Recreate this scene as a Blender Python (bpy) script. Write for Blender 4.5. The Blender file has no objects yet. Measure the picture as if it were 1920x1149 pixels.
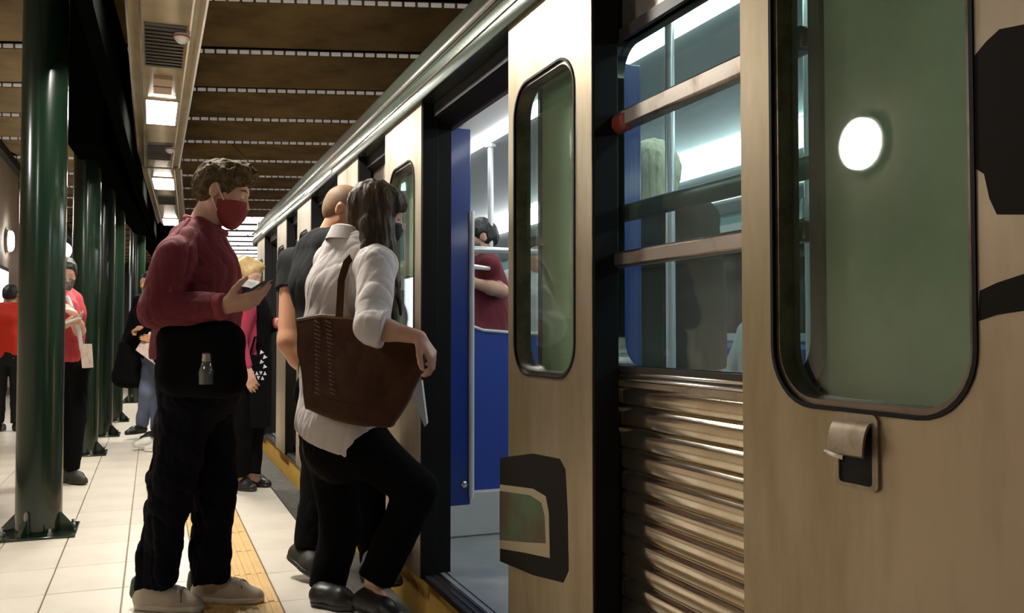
import bpy, bmesh, math, random
import numpy as np
from mathutils import Vector, Matrix

random.seed(7)
RNG = np.random.default_rng(7)
SC = bpy.context.scene
COL = SC.collection

# ------------------------------------------------------------------ camera, world, exposure
CAM = Vector((0.0, 0.0, 1.07))
FPX = 1690.0
YAW = math.atan2(675.0, FPX)
PIT = math.atan2(50.0, FPX)
FWD = Vector((math.sin(YAW) * math.cos(PIT), math.cos(YAW) * math.cos(PIT), math.sin(PIT)))
RGT = Vector((math.cos(YAW), -math.sin(YAW), 0.0))
UPV = RGT.cross(FWD)
FH = Vector((math.sin(YAW), math.cos(YAW), 0.0))       # horizontal forward
cam = bpy.data.cameras.new('camera')
cam.sensor_width = 36.0
cam.lens = 36.0 * FPX / 1920.0
cam.clip_start = 0.05
cam_o = bpy.data.objects.new('camera', cam)
COL.objects.link(cam_o)
M3 = Matrix((RGT, UPV, -FWD)).transposed()
cam_o.matrix_world = Matrix.Translation(CAM) @ M3.to_4x4()
SC.camera = cam_o
world = bpy.data.worlds.new('station_air')
SC.world = world
world.use_nodes = True
world.node_tree.nodes['Background'].inputs[0].default_value = (0.5, 0.47, 0.42, 1)
world.node_tree.nodes['Background'].inputs[1].default_value = 0.05
SC.view_settings.view_transform = 'Standard'
SC.view_settings.look = 'None'
SC.view_settings.gamma = 1.0
SC.view_settings.use_curve_mapping = False
SC.view_settings.exposure = 0.0

PENDANT_L = 150.0      # radiance of the pendant light panels
STRIP_L = 9.0          # train ceiling strips
LAMP_L = 36.0          # round wall lamps
SKY_L = 2.6            # far luminous ceiling


def P(u, v, d):
    """photo pixel + camera depth -> world point"""
    return CAM + FWD * d + RGT * ((u - 960.0) / FPX * d) + UPV * ((574.5 - v) / FPX * d)


def G(u, v, z=0.0):
    """photo pixel -> point on the horizontal plane z"""
    r = FWD + RGT * ((u - 960.0) / FPX) + UPV * ((574.5 - v) / FPX)
    return CAM + r * ((z - CAM.z) / r.z)


# ------------------------------------------------------------------ materials
MATS = {}


def mat(name, col, rough=0.5, metal=0.0, noise=None, emit=0.0, ecol=None, coat=0.0, spec=None, bump=None, stretch=(1, 1, 1), streak=None, sss=0.0):
    """noise = (scale, other colour, lo, hi): large-scale mottling; bump = (scale, strength)"""
    m = bpy.data.materials.new(name)
    m.use_nodes = True
    nt = m.node_tree
    b = nt.nodes['Principled BSDF']
    b.inputs['Base Color'].default_value = (*col, 1)
    b.inputs['Roughness'].default_value = rough
    b.inputs['Metallic'].default_value = metal
    b.inputs['Coat Weight'].default_value = coat
    b.inputs['Coat Roughness'].default_value = 0.08
    if spec is not None:
        b.inputs['Specular IOR Level'].default_value = spec
    if emit:
        b.inputs['Emission Color'].default_value = (*(ecol or col), 1)
        b.inputs['Emission Strength'].default_value = emit
    if sss:
        b.inputs['Subsurface Weight'].default_value = sss
        b.inputs['Subsurface Radius'].default_value = (0.01, 0.004, 0.002)
    tc = nt.nodes.new('ShaderNodeTexCoord')
    mp = nt.nodes.new('ShaderNodeMapping')
    mp.inputs['Scale'].default_value = stretch
    nt.links.new(tc.outputs['Object'], mp.inputs['Vector'])
    if noise:
        n = nt.nodes.new('ShaderNodeTexNoise')
        n.inputs['Scale'].default_value = noise[0]
        n.inputs['Detail'].default_value = 6
        n.inputs['Roughness'].default_value = 0.65
        nt.links.new(mp.outputs[0], n.inputs['Vector'])
        r = nt.nodes.new('ShaderNodeMapRange')
        r.inputs['From Min'].default_value = noise[2]
        r.inputs['From Max'].default_value = noise[3]
        nt.links.new(n.outputs['Fac'], r.inputs['Value'])
        mx = nt.nodes.new('ShaderNodeMix')
        mx.data_type = 'RGBA'
        mx.inputs['A'].default_value = (*col, 1)
        mx.inputs['B'].default_value = (*noise[1], 1)
        nt.links.new(r.outputs[0], mx.inputs['Factor'])
        nt.links.new(mx.outputs['Result'], b.inputs['Base Color'])
        if streak:
            r2 = nt.nodes.new('ShaderNodeMapRange')
            r2.inputs['From Min'].default_value = 0.3
            r2.inputs['From Max'].default_value = 0.75
            r2.inputs['To Min'].default_value = streak[0]
            r2.inputs['To Max'].default_value = streak[1]
            nt.links.new(n.outputs['Fac'], r2.inputs['Value'])
            nt.links.new(r2.outputs[0], b.inputs['Roughness'])
    if bump:
        n2 = nt.nodes.new('ShaderNodeTexNoise')
        n2.inputs['Scale'].default_value = bump[0]
        n2.inputs['Detail'].default_value = 4
        nt.links.new(mp.outputs[0], n2.inputs['Vector'])
        bp = nt.nodes.new('ShaderNodeBump')
        bp.inputs['Strength'].default_value = bump[1]
        bp.inputs['Distance'].default_value = 0.01
        nt.links.new(n2.outputs['Fac'], bp.inputs['Height'])
        nt.links.new(bp.outputs[0], b.inputs['Normal'])
    MATS[name] = m
    return m


def thin_glass(name, tint, refl=0.12, rough=0.03, haze=0.0, hazecol=(0.5, 0.6, 0.55), hscale=3.0):
    """thin pane: tinted see-through + mirror reflection + a film of dirt"""
    m = bpy.data.materials.new(name)
    m.use_nodes = True
    nt = m.node_tree
    for n in list(nt.nodes):
        nt.nodes.remove(n)
    out = nt.nodes.new('ShaderNodeOutputMaterial')
    tr = nt.nodes.new('ShaderNodeBsdfTransparent')
    tr.inputs[0].default_value = (*tint, 1)
    gl = nt.nodes.new('ShaderNodeBsdfGlossy')
    gl.inputs['Roughness'].default_value = rough
    lw = nt.nodes.new('ShaderNodeLayerWeight')
    lw.inputs['Blend'].default_value = 0.5
    fr = nt.nodes.new('ShaderNodeMath'); fr.operation = 'POWER'
    fr.inputs[1].default_value = 4.0
    nt.links.new(lw.outputs['Facing'], fr.inputs[0])
    mr = nt.nodes.new('ShaderNodeMapRange')
    mr.inputs['To Min'].default_value = refl
    mr.inputs['To Max'].default_value = 0.9
    nt.links.new(fr.outputs[0], mr.inputs['Value'])
    m1 = nt.nodes.new('ShaderNodeMixShader')
    nt.links.new(mr.outputs[0], m1.inputs[0])
    nt.links.new(tr.outputs[0], m1.inputs[1])
    nt.links.new(gl.outputs[0], m1.inputs[2])
    last = m1
    if haze:
        df = nt.nodes.new('ShaderNodeBsdfDiffuse')
        df.inputs[0].default_value = (*hazecol, 1)
        tc = nt.nodes.new('ShaderNodeTexCoord')
        nz = nt.nodes.new('ShaderNodeTexNoise')
        nz.inputs['Scale'].default_value = hscale
        nz.inputs['Detail'].default_value = 5
        nt.links.new(tc.outputs['Object'], nz.inputs['Vector'])
        r = nt.nodes.new('ShaderNodeMapRange')
        r.inputs['From Min'].default_value = 0.3
        r.inputs['From Max'].default_value = 0.8
        r.inputs['To Min'].default_value = haze * 0.35
        r.inputs['To Max'].default_value = haze * 1.6
        nt.links.new(nz.outputs['Fac'], r.inputs['Value'])
        m2 = nt.nodes.new('ShaderNodeMixShader')
        nt.links.new(r.outputs[0], m2.inputs[0])
        nt.links.new(m1.outputs[0], m2.inputs[1])
        nt.links.new(df.outputs[0], m2.inputs[2])
        last = m2
    nt.links.new(last.outputs[0], out.inputs[0])
    MATS[name] = m
    return m


mat('tile', (0.72, 0.655, 0.55), 0.38, noise=(2.2, (0.60, 0.53, 0.42), 0.45, 0.8), bump=(60, 0.05))
mat('grout', (0.34, 0.27, 0.18), 0.8)
mat('tactile', (0.70, 0.44, 0.15), 0.55, noise=(6, (0.55, 0.34, 0.12), 0.4, 0.8))
mat('nosing', (0.05, 0.045, 0.035), 0.6, noise=(14, (0.20, 0.16, 0.08), 0.55, 0.75), bump=(40, 0.3))
mat('black_void', (0.012, 0.011, 0.010), 0.9)
mat('wall_plaster', (0.66, 0.55, 0.44), 0.7, noise=(1.2, (0.55, 0.45, 0.35), 0.4, 0.7))
mat('ceiling_panel', (0.30, 0.20, 0.078), 0.75, spec=0.15, noise=(1.4, (0.13, 0.085, 0.03), 0.38, 0.7), bump=(30, 0.1))
mat('ceiling_dark', (0.02, 0.016, 0.012), 0.8)
mat('glow_slot', (0.92, 0.88, 0.82), 0.35, emit=0.16, ecol=(1.0, 0.93, 0.86))  # slight glow put into the material to brighten the pale slots
MATS['glow_slot'].cycles.emission_sampling = 'NONE'
mat('skylight', (0.9, 0.88, 0.95), 0.4, emit=SKY_L, ecol=(1.0, 0.95, 1.0))
mat('column_green', (0.0045, 0.014, 0.007), 0.2, coat=0.3, noise=(5, (0.008, 0.020, 0.010), 0.5, 0.8))
mat('girder', (0.003, 0.0035, 0.003), 1.0, spec=0.0)
mat('bolt_steel', (0.35, 0.34, 0.31), 0.35, 1.0)
mat('channel_metal', (0.62, 0.51, 0.33), 0.24, 0.25, noise=(3, (0.50, 0.40, 0.25), 0.4, 0.7), bump=(4, 0.06))
mat('channel_trim', (0.80, 0.78, 0.74), 0.15, 1.0)
mat('grille_dark', (0.10, 0.10, 0.085), 0.3, 0.8)
mat('panel_light', (1, 1, 1), 0.4, emit=PENDANT_L, ecol=(1.0, 0.95, 0.86))
mat('wall_lamp', (1, 1, 1), 0.4, emit=LAMP_L, ecol=(1.0, 0.97, 0.93))
mat('lamp_rim', (0.25, 0.24, 0.22), 0.4, 0.6)
mat('dark_rim', (0.03, 0.035, 0.035), 0.4)
mat('lightbox', (0.8, 0.8, 1.0), 0.4, emit=3.0, ecol=(0.85, 0.88, 1.0))
mat('sign_ink', (0.04, 0.03, 0.03), 0.6)
mat('camera_white', (0.75, 0.72, 0.68), 0.4)
mat('camera_red', (0.55, 0.06, 0.04), 0.4)
mat('beige_box', (0.62, 0.48, 0.34), 0.45)
# train
mat('reveal_metal', (0.22, 0.18, 0.145), 0.3, 0.85, noise=(12, (0.10, 0.07, 0.05), 0.45, 0.7))
mat('steel_leaf', (0.46, 0.375, 0.265), 0.34, 0.82, noise=(2.6, (0.245, 0.185, 0.075), 0.42, 0.72), stretch=(1, 1.0, 0.22), streak=(0.34, 0.50), bump=(2.2, 0.05))
mat('steel_rib', (0.66, 0.58, 0.47), 0.16, 0.95, noise=(4, (0.50, 0.40, 0.26), 0.45, 0.75), streak=(0.08, 0.20))
mat('steel_frame', (0.52, 0.46, 0.40), 0.3, 0.9, noise=(10, (0.25, 0.17, 0.10), 0.5, 0.75))
mat('steel_bright', (0.72, 0.70, 0.66), 0.22, 1.0)
mat('fascia', (0.19, 0.24, 0.19), 0.24, 0.8, noise=(1.5, (0.28, 0.22, 0.19), 0.5, 0.75), stretch=(1, 0.3, 1))
mat('rubber', (0.006, 0.0055, 0.005), 0.6, spec=0.25)
mat('dark_frame', (0.030, 0.024, 0.020), 0.42, noise=(8, (0.07, 0.045, 0.03), 0.5, 0.8))
mat('body_green', (0.41, 0.47, 0.33), 0.5, noise=(2.2, (0.28, 0.34, 0.22), 0.42, 0.7))
mat('guard_green', (0.02, 0.03, 0.024), 0.4)
mat('red_tip', (0.30, 0.045, 0.03), 0.5)
mat('skirt_yellow', (0.92, 0.56, 0.13), 0.4, noise=(5, (0.50, 0.25, 0.06), 0.56, 0.75), stretch=(1, 1, 0.35))
mat('sill_dark', (0.05, 0.05, 0.048), 0.35, 0.5)
mat('train_floor', (0.30, 0.33, 0.33), 0.4, noise=(6, (0.24, 0.26, 0.26), 0.4, 0.7))
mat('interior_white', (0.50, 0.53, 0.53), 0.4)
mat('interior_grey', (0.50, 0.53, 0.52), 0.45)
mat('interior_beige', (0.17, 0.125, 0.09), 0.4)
mat('partition_blue', (0.010, 0.045, 0.30), 0.3, coat=0.3, noise=(4, (0.012, 0.06, 0.24), 0.45, 0.8))
mat('seat_blue', (0.014, 0.055, 0.34), 0.45)
mat('strip_light', (1, 1, 1), 0.4, emit=STRIP_L, ecol=(0.94, 1.0, 1.0))
mat('pole_white', (0.78, 0.80, 0.80), 0.25, 0.3)
mat('undercarriage', (0.02, 0.018, 0.015), 0.8)
mat('teal_wall', (0.16, 0.30, 0.31), 0.4)
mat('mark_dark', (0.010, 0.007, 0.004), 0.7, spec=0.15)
mat('latch_metal', (0.40, 0.32, 0.23), 0.5, 0.5, noise=(30, (0.25, 0.18, 0.11), 0.45, 0.7))
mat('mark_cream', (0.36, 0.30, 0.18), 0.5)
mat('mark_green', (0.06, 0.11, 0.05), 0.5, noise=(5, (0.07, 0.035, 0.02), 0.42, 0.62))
mat('sign_white', (0.75, 0.78, 0.76), 0.4)
thin_glass('glass_leaf', (0.88, 0.95, 0.91), 0.05, 0.02, haze=0.06, hazecol=(0.42, 0.52, 0.42), hscale=2.2)
thin_glass('glass_window', (0.80, 0.93, 0.93), 0.06, 0.03, haze=0.12, hazecol=(0.40, 0.50, 0.47), hscale=2.5)
thin_glass('glass_dark', (0.20, 0.34, 0.36), 0.05, 0.03)
# people
mat('skin', (0.62, 0.36, 0.25), 0.5, sss=0.1, noise=(9, (0.56, 0.27, 0.19), 0.45, 0.8))
mat('skin_tan', (0.55, 0.27, 0.15), 0.5, sss=0.1)
mat('skin_arm', (0.60, 0.30, 0.17), 0.45, sss=0.1)
mat('sweater_maroon', (0.135, 0.008, 0.017), 0.85, bump=(160, 0.25), noise=(5, (0.165, 0.013, 0.022), 0.4, 0.8))
mat('collar_maroon', (0.26, 0.03, 0.04), 0.85)
mat('mask_red', (0.24, 0.03, 0.024), 0.8, bump=(200, 0.2))
mat('mask_strap', (0.75, 0.62, 0.50), 0.7)
mat('mask_black', (0.014, 0.012, 0.010), 0.7)
mat('mask_grey', (0.22, 0.21, 0.20), 0.8, noise=(40, (0.08, 0.08, 0.08), 0.45, 0.6))
mat('mask_white', (0.72, 0.70, 0.68), 0.8)
mat('hair_brown', (0.075, 0.045, 0.016), 0.75, spec=0.25, noise=(45, (0.20, 0.14, 0.055), 0.45, 0.7), bump=(90, 0.8))
mat('hair_buzz', (0.26, 0.15, 0.075), 0.65, noise=(25, (0.20, 0.11, 0.05), 0.4, 0.7))
mat('hair_dark', (0.016, 0.013, 0.012), 0.5, bump=(60, 0.5))
mat('hair_long', (0.036, 0.021, 0.010), 0.55, spec=0.3, noise=(26, (0.15, 0.085, 0.030), 0.5, 0.72), stretch=(1, 1, 0.10), bump=(60, 0.4))
mat('hair_blonde', (0.55, 0.36, 0.13), 0.45, noise=(20, (0.72, 0.52, 0.24), 0.4, 0.7), stretch=(1, 1, 0.4), bump=(40, 0.4))
mat('hair_pale', (0.80, 0.79, 0.56), 0.6, noise=(70, (0.55, 0.54, 0.32), 0.45, 0.6), stretch=(1, 1, 0.03))
mat('denim_black', (0.0055, 0.0055, 0.0085), 0.95, spec=0.1, bump=(120, 0.2))
mat('black_cloth', (0.0035, 0.0033, 0.0036), 0.95, spec=0.1)
mat('charcoal_tee', (0.014, 0.0155, 0.016), 0.9, spec=0.2, noise=(8, (0.020, 0.022, 0.022), 0.4, 0.7))
mat('shirt_white', (0.66, 0.60, 0.57), 0.8, bump=(90, 0.1))
mat('shirt_pale', (0.55, 0.56, 0.56), 0.8)
mat('crimson', (0.42, 0.03, 0.075), 0.85)
mat('red_shirt', (0.72, 0.035, 0.012), 0.8)
mat('red_top', (0.46, 0.04, 0.055), 0.8)
mat('maroon_tee', (0.16, 0.02, 0.03), 0.85)
mat('jeans_blue', (0.13, 0.16, 0.25), 0.85)
mat('grey_knit', (0.34, 0.36, 0.37), 0.85)
mat('sneaker_beige', (0.50, 0.42, 0.33), 0.6)
mat('sneaker_sole', (0.66, 0.60, 0.50), 0.6)
mat('sneaker_heel', (0.06, 0.07, 0.05), 0.6)
mat('shoe_black', (0.014, 0.014, 0.013), 0.4)
mat('shoe_olive', (0.022, 0.023, 0.014), 0.6)
mat('sneaker_white', (0.70, 0.68, 0.64), 0.6)
mat('leather_brown', (0.075, 0.027, 0.008), 0.55, spec=0.25, noise=(6, (0.040, 0.013, 0.004), 0.42, 0.7), bump=(70, 0.15))
mat('leather_edge', (0.20, 0.10, 0.05), 0.4)
mat('phone_dark', (0.05, 0.05, 0.055), 0.2, 0.4)
mat('phone_screen', (0.03, 0.03, 0.04), 0.1, emit=0.08, ecol=(0.7, 0.8, 1.0))
mat('bottle_clear', (0.20, 0.22, 0.20), 0.1, 0.6)
mat('bottle_cap', (0.62, 0.56, 0.45), 0.3, 0.9)
mat('paper', (0.62, 0.48, 0.42), 0.7, noise=(20, (0.40, 0.25, 0.2), 0.5, 0.7))
mat('pattern_white', (0.65, 0.65, 0.72), 0.7)

for nm, wgt in (('sweater_maroon', 0.10), ('collar_maroon', 0.10), ('denim_black', 0.03), ('crimson', 0.2)):      # SHEEN of knit and cotton
    bs = MATS[nm].node_tree.nodes['Principled BSDF']
    bs.inputs['Sheen Weight'].default_value = wgt
    bs.inputs['Sheen Tint'].default_value = (1.0, 0.55, 0.6, 1)


# ------------------------------------------------------------------ object helpers
def tag(o, label=None, cat=None, group=None, kind=None):
    if label: o['label'] = label
    if cat: o['category'] = cat
    if group: o['group'] = group
    if kind: o['kind'] = kind
    return o


def empty(name, loc=(0, 0, 0), label=None, cat=None, group=None, kind=None):
    o = bpy.data.objects.new(name, None)
    o.empty_display_size = 0.1
    o.location = loc
    COL.objects.link(o)
    return tag(o, label, cat, group, kind)


def world_loc(o):
    v = Vector((0, 0, 0))
    while o is not None:
        v = v + o.location
        o = o.parent
    return v


def link_mesh(name, me, m, parent=None, loc=None):
    """me holds world coordinates (loc None): they are moved into the parent's frame"""
    o = bpy.data.objects.new(name, me)
    if m is not None and not me.materials:
        me.materials.append(MATS[m] if isinstance(m, str) else m)
    COL.objects.link(o)
    if parent is not None:
        o.parent = parent
        if loc is None:
            o.location = -world_loc(parent)
        else:
            o.location = Vector(loc) - world_loc(parent)
    elif loc is not None:
        o.location = loc
    return o


class MB:
    """collects shapes (world coordinates) and links them as one mesh object"""

    def __init__(self):
        self.v = []
        self.f = []
        self.s = []

    def add(self, vs, fs, smooth=False):
        n = len(self.v)
        self.v += [tuple(p) for p in vs]
        for f in fs:
            self.f.append([n + i for i in f])
            self.s.append(smooth)
        return self

    def box(self, x0, x1, y0, y1, z0, z1, bev=0.0):
        if bev:
            b = min(bev, (x1 - x0) * .45, (y1 - y0) * .45, (z1 - z0) * .45)
            vs, idx = [], {}
            for sx in (0, 1):
                for sy in (0, 1):
                    for sz in (0, 1):
                        X, Y, Z = (x1 if sx else x0), (y1 if sy else y0), (z1 if sz else z0)
                        dx, dy, dz = (-b if sx else b), (-b if sy else b), (-b if sz else b)
                        idx[sx, sy, sz, 0] = len(vs); vs.append((X, Y + dy, Z + dz))
                        idx[sx, sy, sz, 1] = len(vs); vs.append((X + dx, Y, Z + dz))
                        idx[sx, sy, sz, 2] = len(vs); vs.append((X + dx, Y + dy, Z))
            fs = []
            I = lambda a, b_, c, k: idx[a, b_, c, k]
            for s in (0, 1):
                fs.append([I(s, 0, 0, 0), I(s, 1, 0, 0), I(s, 1, 1, 0), I(s, 0, 1, 0)][::1 if s else -1])
                fs.append([I(0, s, 0, 1), I(0, s, 1, 1), I(1, s, 1, 1), I(1, s, 0, 1)][::1 if s else -1])
                fs.append([I(0, 0, s, 2), I(1, 0, s, 2), I(1, 1, s, 2), I(0, 1, s, 2)][::1 if s else -1])
            for a in (0, 1):
                for c in (0, 1):
                    fs.append([I(a, c, 0, 0), I(a, c, 1, 0), I(a, c, 1, 1), I(a, c, 0, 1)])
                    fs.append([I(a, 0, c, 0), I(a, 1, c, 0), I(a, 1, c, 2), I(a, 0, c, 2)])
                    fs.append([I(0, a, c, 1), I(1, a, c, 1), I(1, a, c, 2), I(0, a, c, 2)])
                    for e in (0, 1):
                        fs.append([I(a, c, e, 0), I(a, c, e, 1), I(a, c, e, 2)])
            return self.add(vs, fs)
        vs = [(x, y, z) for x in (x0, x1) for y in (y0, y1) for z in (z0, z1)]
        return self.add(vs, [(0, 1, 3, 2), (4, 6, 7, 5), (0, 4, 5, 1), (2, 3, 7, 6), (0, 2, 6, 4), (1, 5, 7, 3)])

    def hexa(self, b, t):
        """b, t: four bottom and four top points in the same order"""
        return self.add(list(b) + list(t), [(3, 2, 1, 0), (4, 5, 6, 7), (0, 1, 5, 4), (1, 2, 6, 5), (2, 3, 7, 6), (3, 0, 4, 7)])

    def prism_y(self, prof, y0, y1, smooth=False):
        """closed profile [(x, z)] swept along y"""
        n = len(prof)
        vs = [(x, y0, z) for x, z in prof] + [(x, y1, z) for x, z in prof]
        self.add(vs, [(i, (i + 1) % n, n + (i + 1) % n, n + i) for i in range(n)], smooth)
        self.add(vs, [tuple(range(n))[::-1], tuple(range(n, 2 * n))])
        return self

    def tube(self, pts, r, n=10, caps=True):
        pts = [Vector(p) for p in pts]
        rs = r if isinstance(r, (list, tuple)) else [r] * len(pts)
        vs, fs = [], []
        ref = None
        for i, p in enumerate(pts):
            d = (pts[min(i + 1, len(pts) - 1)] - pts[max(i - 1, 0)]).normalized()
            if ref is None:
                ref = d.orthogonal().normalized()
            a = (ref - d * ref.dot(d)).normalized()
            ref = a
            b = d.cross(a)
            for k in range(n):
                t = 2 * math.pi * k / n
                vs.append(p + (a * math.cos(t) + b * math.sin(t)) * rs[i])
        for i in range(len(pts) - 1):
            for k in range(n):
                fs.append((i * n + k, i * n + (k + 1) % n, (i + 1) * n + (k + 1) % n, (i + 1) * n + k))
        self.add(vs, fs, True)
        if caps:
            self.add(vs, [tuple(range(n))[::-1], tuple(range((len(pts) - 1) * n, len(pts) * n))])
        return self

    def lathe(self, c, axis, prof, n=32):
        """prof [(radius, along axis)] turned about axis through c"""
        c = Vector(c); ax = Vector(axis).normalized()
        a = ax.orthogonal().normalized(); b = ax.cross(a)
        vs, fs = [], []
        for r, h in prof:
            for k in range(n):
                t = 2 * math.pi * k / n
                vs.append(c + ax * h + (a * math.cos(t) + b * math.sin(t)) * r)
        for i in range(len(prof) - 1):
            for k in range(n):
                fs.append((i * n + k, i * n + (k + 1) % n, (i + 1) * n + (k + 1) % n, (i + 1) * n + k))
        self.add(vs, fs, True)
        self.add(vs, [tuple(range(n))[::-1], tuple(range((len(prof) - 1) * n, len(prof) * n))])
        return self

    def mesh(self, name):
        me = bpy.data.meshes.new(name)
        me.from_pydata(self.v, [], self.f)
        me.polygons.foreach_set('use_smooth', self.s)
        bm = bmesh.new(); bm.from_mesh(me)
        bmesh.ops.remove_doubles(bm, verts=bm.verts, dist=1e-5)
        bmesh.ops.recalc_face_normals(bm, faces=bm.faces)
        bm.to_mesh(me); bm.free()
        try:
            me.set_sharp_from_angle(angle=math.radians(38))
        except Exception:
            pass
        return me

    def build(self, name, m, parent=None):
        return link_mesh(name, self.mesh(name), m, parent)


def rrect(cy, cz, w, h, r, n=8):
    """rounded rectangle points (y, z), counter-clockwise"""
    out = []
    for sx, sz, a0 in ((1, 1, 0), (-1, 1, 90), (-1, -1, 180), (1, -1, 270)):
        for i in range(n + 1):
            a = math.radians(a0 + 90 * i / n)
            out.append((cy + sx * (w / 2 - r) + r * math.cos(a), cz + sz * (h / 2 - r) + r * math.sin(a)))
    return out


def plate_hole(mb, x0, x1, Y0, Y1, Z0, Z1, hole):
    """plate in the YZ plane between x0 and x1 with a hole given as a ring of (y, z)"""
    cy = sum(p[0] for p in hole) / len(hole); cz = sum(p[1] for p in hole) / len(hole)
    outer = []
    for y, z in hole:
        dy, dz = y - cy, z - cz
        t = min(((Y1 - cy) if dy > 0 else (Y0 - cy)) / dy if abs(dy) > 1e-9 else 1e9,
                ((Z1 - cz) if dz > 0 else (Z0 - cz)) / dz if abs(dz) > 1e-9 else 1e9)
        outer.append([cy + dy * t, cz + dz * t])
    for C in ((Y0, Z0), (Y0, Z1), (Y1, Z0), (Y1, Z1)):
        j = min(range(len(outer)), key=lambda i: (outer[i][0] - C[0]) ** 2 + (outer[i][1] - C[1]) ** 2)
        outer[j] = list(C)
    n = len(hole)
    vs = [(x0, *p) for p in hole] + [(x0, *p) for p in outer] + [(x1, *p) for p in hole] + [(x1, *p) for p in outer]
    fs = []
    for i in range(n):
        j = (i + 1) % n
        fs += [(i, j, n + j, n + i), (2 * n + i, 3 * n + i, 3 * n + j, 2 * n + j), (i, 2 * n + i, 2 * n + j, j), (n + i, n + j, 3 * n + j, 3 * n + i)]
    return mb.add(vs, fs)


def ring_x(mb, x0, x1, a, b):
    """ring between outlines a (outer) and b (inner), both (y, z) with equal count"""
    n = len(a)
    vs = [(x0, *p) for p in a] + [(x0, *p) for p in b] + [(x1, *p) for p in a] + [(x1, *p) for p in b]
    fs = []
    for i in range(n):
        j = (i + 1) % n
        fs += [(i, j, n + j, n + i), (2 * n + i, 3 * n + i, 3 * n + j, 2 * n + j), (i, 2 * n + i, 2 * n + j, j), (n + i, n + j, 3 * n + j, 3 * n + i)]
    return mb.add(vs, fs)


def sheet_x(mb, x0, x1, a):
    n = len(a)
    vs = [(x0, *p) for p in a] + [(x1, *p) for p in a]
    return mb.add(vs, [tuple(range(n)), tuple(range(n, 2 * n))[::-1]] + [(i, n + i, n + (i + 1) % n, (i + 1) % n) for i in range(n)])


def dup_mesh(src, name, loc, parent):
    """share mesh data; loc is relative to the parent's frame"""
    o = bpy.data.objects.new(name, src)
    COL.objects.link(o)
    o.parent = parent
    o.location = loc
    return o


# ------------------------------------------------------------------ the setting
def project(p):
    r = Vector(p) - CAM
    d = r.dot(FWD)
    if d < 0.05:
        return None
    return 960 + FPX * r.dot(RGT) / d, 574.5 - FPX * r.dot(UPV) / d, d


EDGE = 0.78
mb = MB().box(-2.45, EDGE, -4.0, 42.0, -1.1, -0.016)
floor = tag(mb.build('floor', 'grout'), 'cream tiled station platform floor', kind='structure')
TW, TL, JW = 0.2935, 0.452, 0.005
plain = MB().box(-TW / 2 + JW / 2, TW / 2 - JW / 2, -TL / 2 + JW / 2, TL / 2 - JW / 2, -0.016, 0.0, 0.0022).mesh('tile')
plain.materials.append(MATS['tile'])
rb = MB().box(-TW / 2 + JW / 2, TW / 2 - JW / 2, -TL / 2 + JW / 2, TL / 2 - JW / 2, -0.016, 0.0, 0.0022)
for i in range(6):
    cx = -0.115 + i * 0.046
    rb.box(cx - 0.012, cx + 0.012, -TL / 2 + 0.01, TL / 2 - 0.01, -0.001, 0.0035, 0.002)
ribbed = rb.mesh('tactile_tile')
ribbed.materials.append(MATS['tactile'])
cells = []
for ci in range(11):
    x = EDGE - TW * (ci + 0.5)
    for ri in range(-8, 85):
        y = 0.1 + TL * (ri + 0.5)
        q = [project((x + a * TW / 2, y + b * TL / 2, 0)) for a in (-1, 1) for b in (-1, 1)]
        area = 0
        if all(q) and any(-40 < k[0] < 1960 and 300 < k[1] < 1230 for k in q):
            us = [k[0] for k in q]; vs_ = [k[1] for k in q]
            area = (max(us) - min(us)) * (max(vs_) - min(vs_))
        cells.append((area, x, y, ci))
cells.sort(key=lambda c: -c[0])
rest, rest_t = MB(), MB()
for k, (area, x, y, ci) in enumerate(cells):
    tact = ci == 1
    if k < 290:
        dup_mesh(ribbed if tact else plain, 'tactile_tile' if tact else 'tile', (x, y, random.uniform(-0.0006, 0.0004)), floor)
    else:
        (rest_t if tact else rest).box(x - TW / 2 + JW / 2, x + TW / 2 - JW / 2, y - TL / 2 + JW / 2, y + TL / 2 - JW / 2, -0.016, 0.0)
tag(rest.build('far_tiles', 'tile', floor), kind='stuff')
tag(rest_t.build('far_tactile_tiles', 'tactile', floor), kind='stuff')
tag(MB().box(EDGE, 0.955, -4, 42, -0.35, -0.004, 0.01).build('trim_1', 'nosing'), 'dark worn edge strip of the platform', kind='structure')
tag(MB().box(0.7, 4.6, -4, 42, -1.25, -1.1).build('floor_trackbed', 'black_void'), 'dark track bed below the platform', kind='structure')
tag(MB().box(-2.45, -2.3, -4, 42, 0, 4.6).build('wall_left', 'wall_plaster'), 'tan plastered station wall behind the columns', kind='structure')
tag(MB().box(4.6, 4.75, -4, 42, -1.25, 4.6).build('wall_right', 'wall_plaster'), 'station wall on the far side of the track', kind='structure')
tag(MB().box(-2.45, 4.75, -4.15, -4, -1.25, 4.6).build('wall_back', 'wall_plaster'), 'station wall behind the viewer', kind='structure')
tag(MB().box(-2.45, 4.75, 42, 42.15, -1.25, 4.6).build('wall_far', 'ceiling_dark'), 'dark end wall of the station', kind='structure')
tag(MB().box(-2.3, -2.2, -4, 42, 3.93, 4.06).build('trim_2', 'ceiling_dark'), 'dark beam running along the top of the wall', kind='structure')
tag(MB().box(-2.3, -2.285, -4, 42, 0, 0.13, 0.004).build('baseboard_left', 'dark_rim'), kind='structure')

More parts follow.
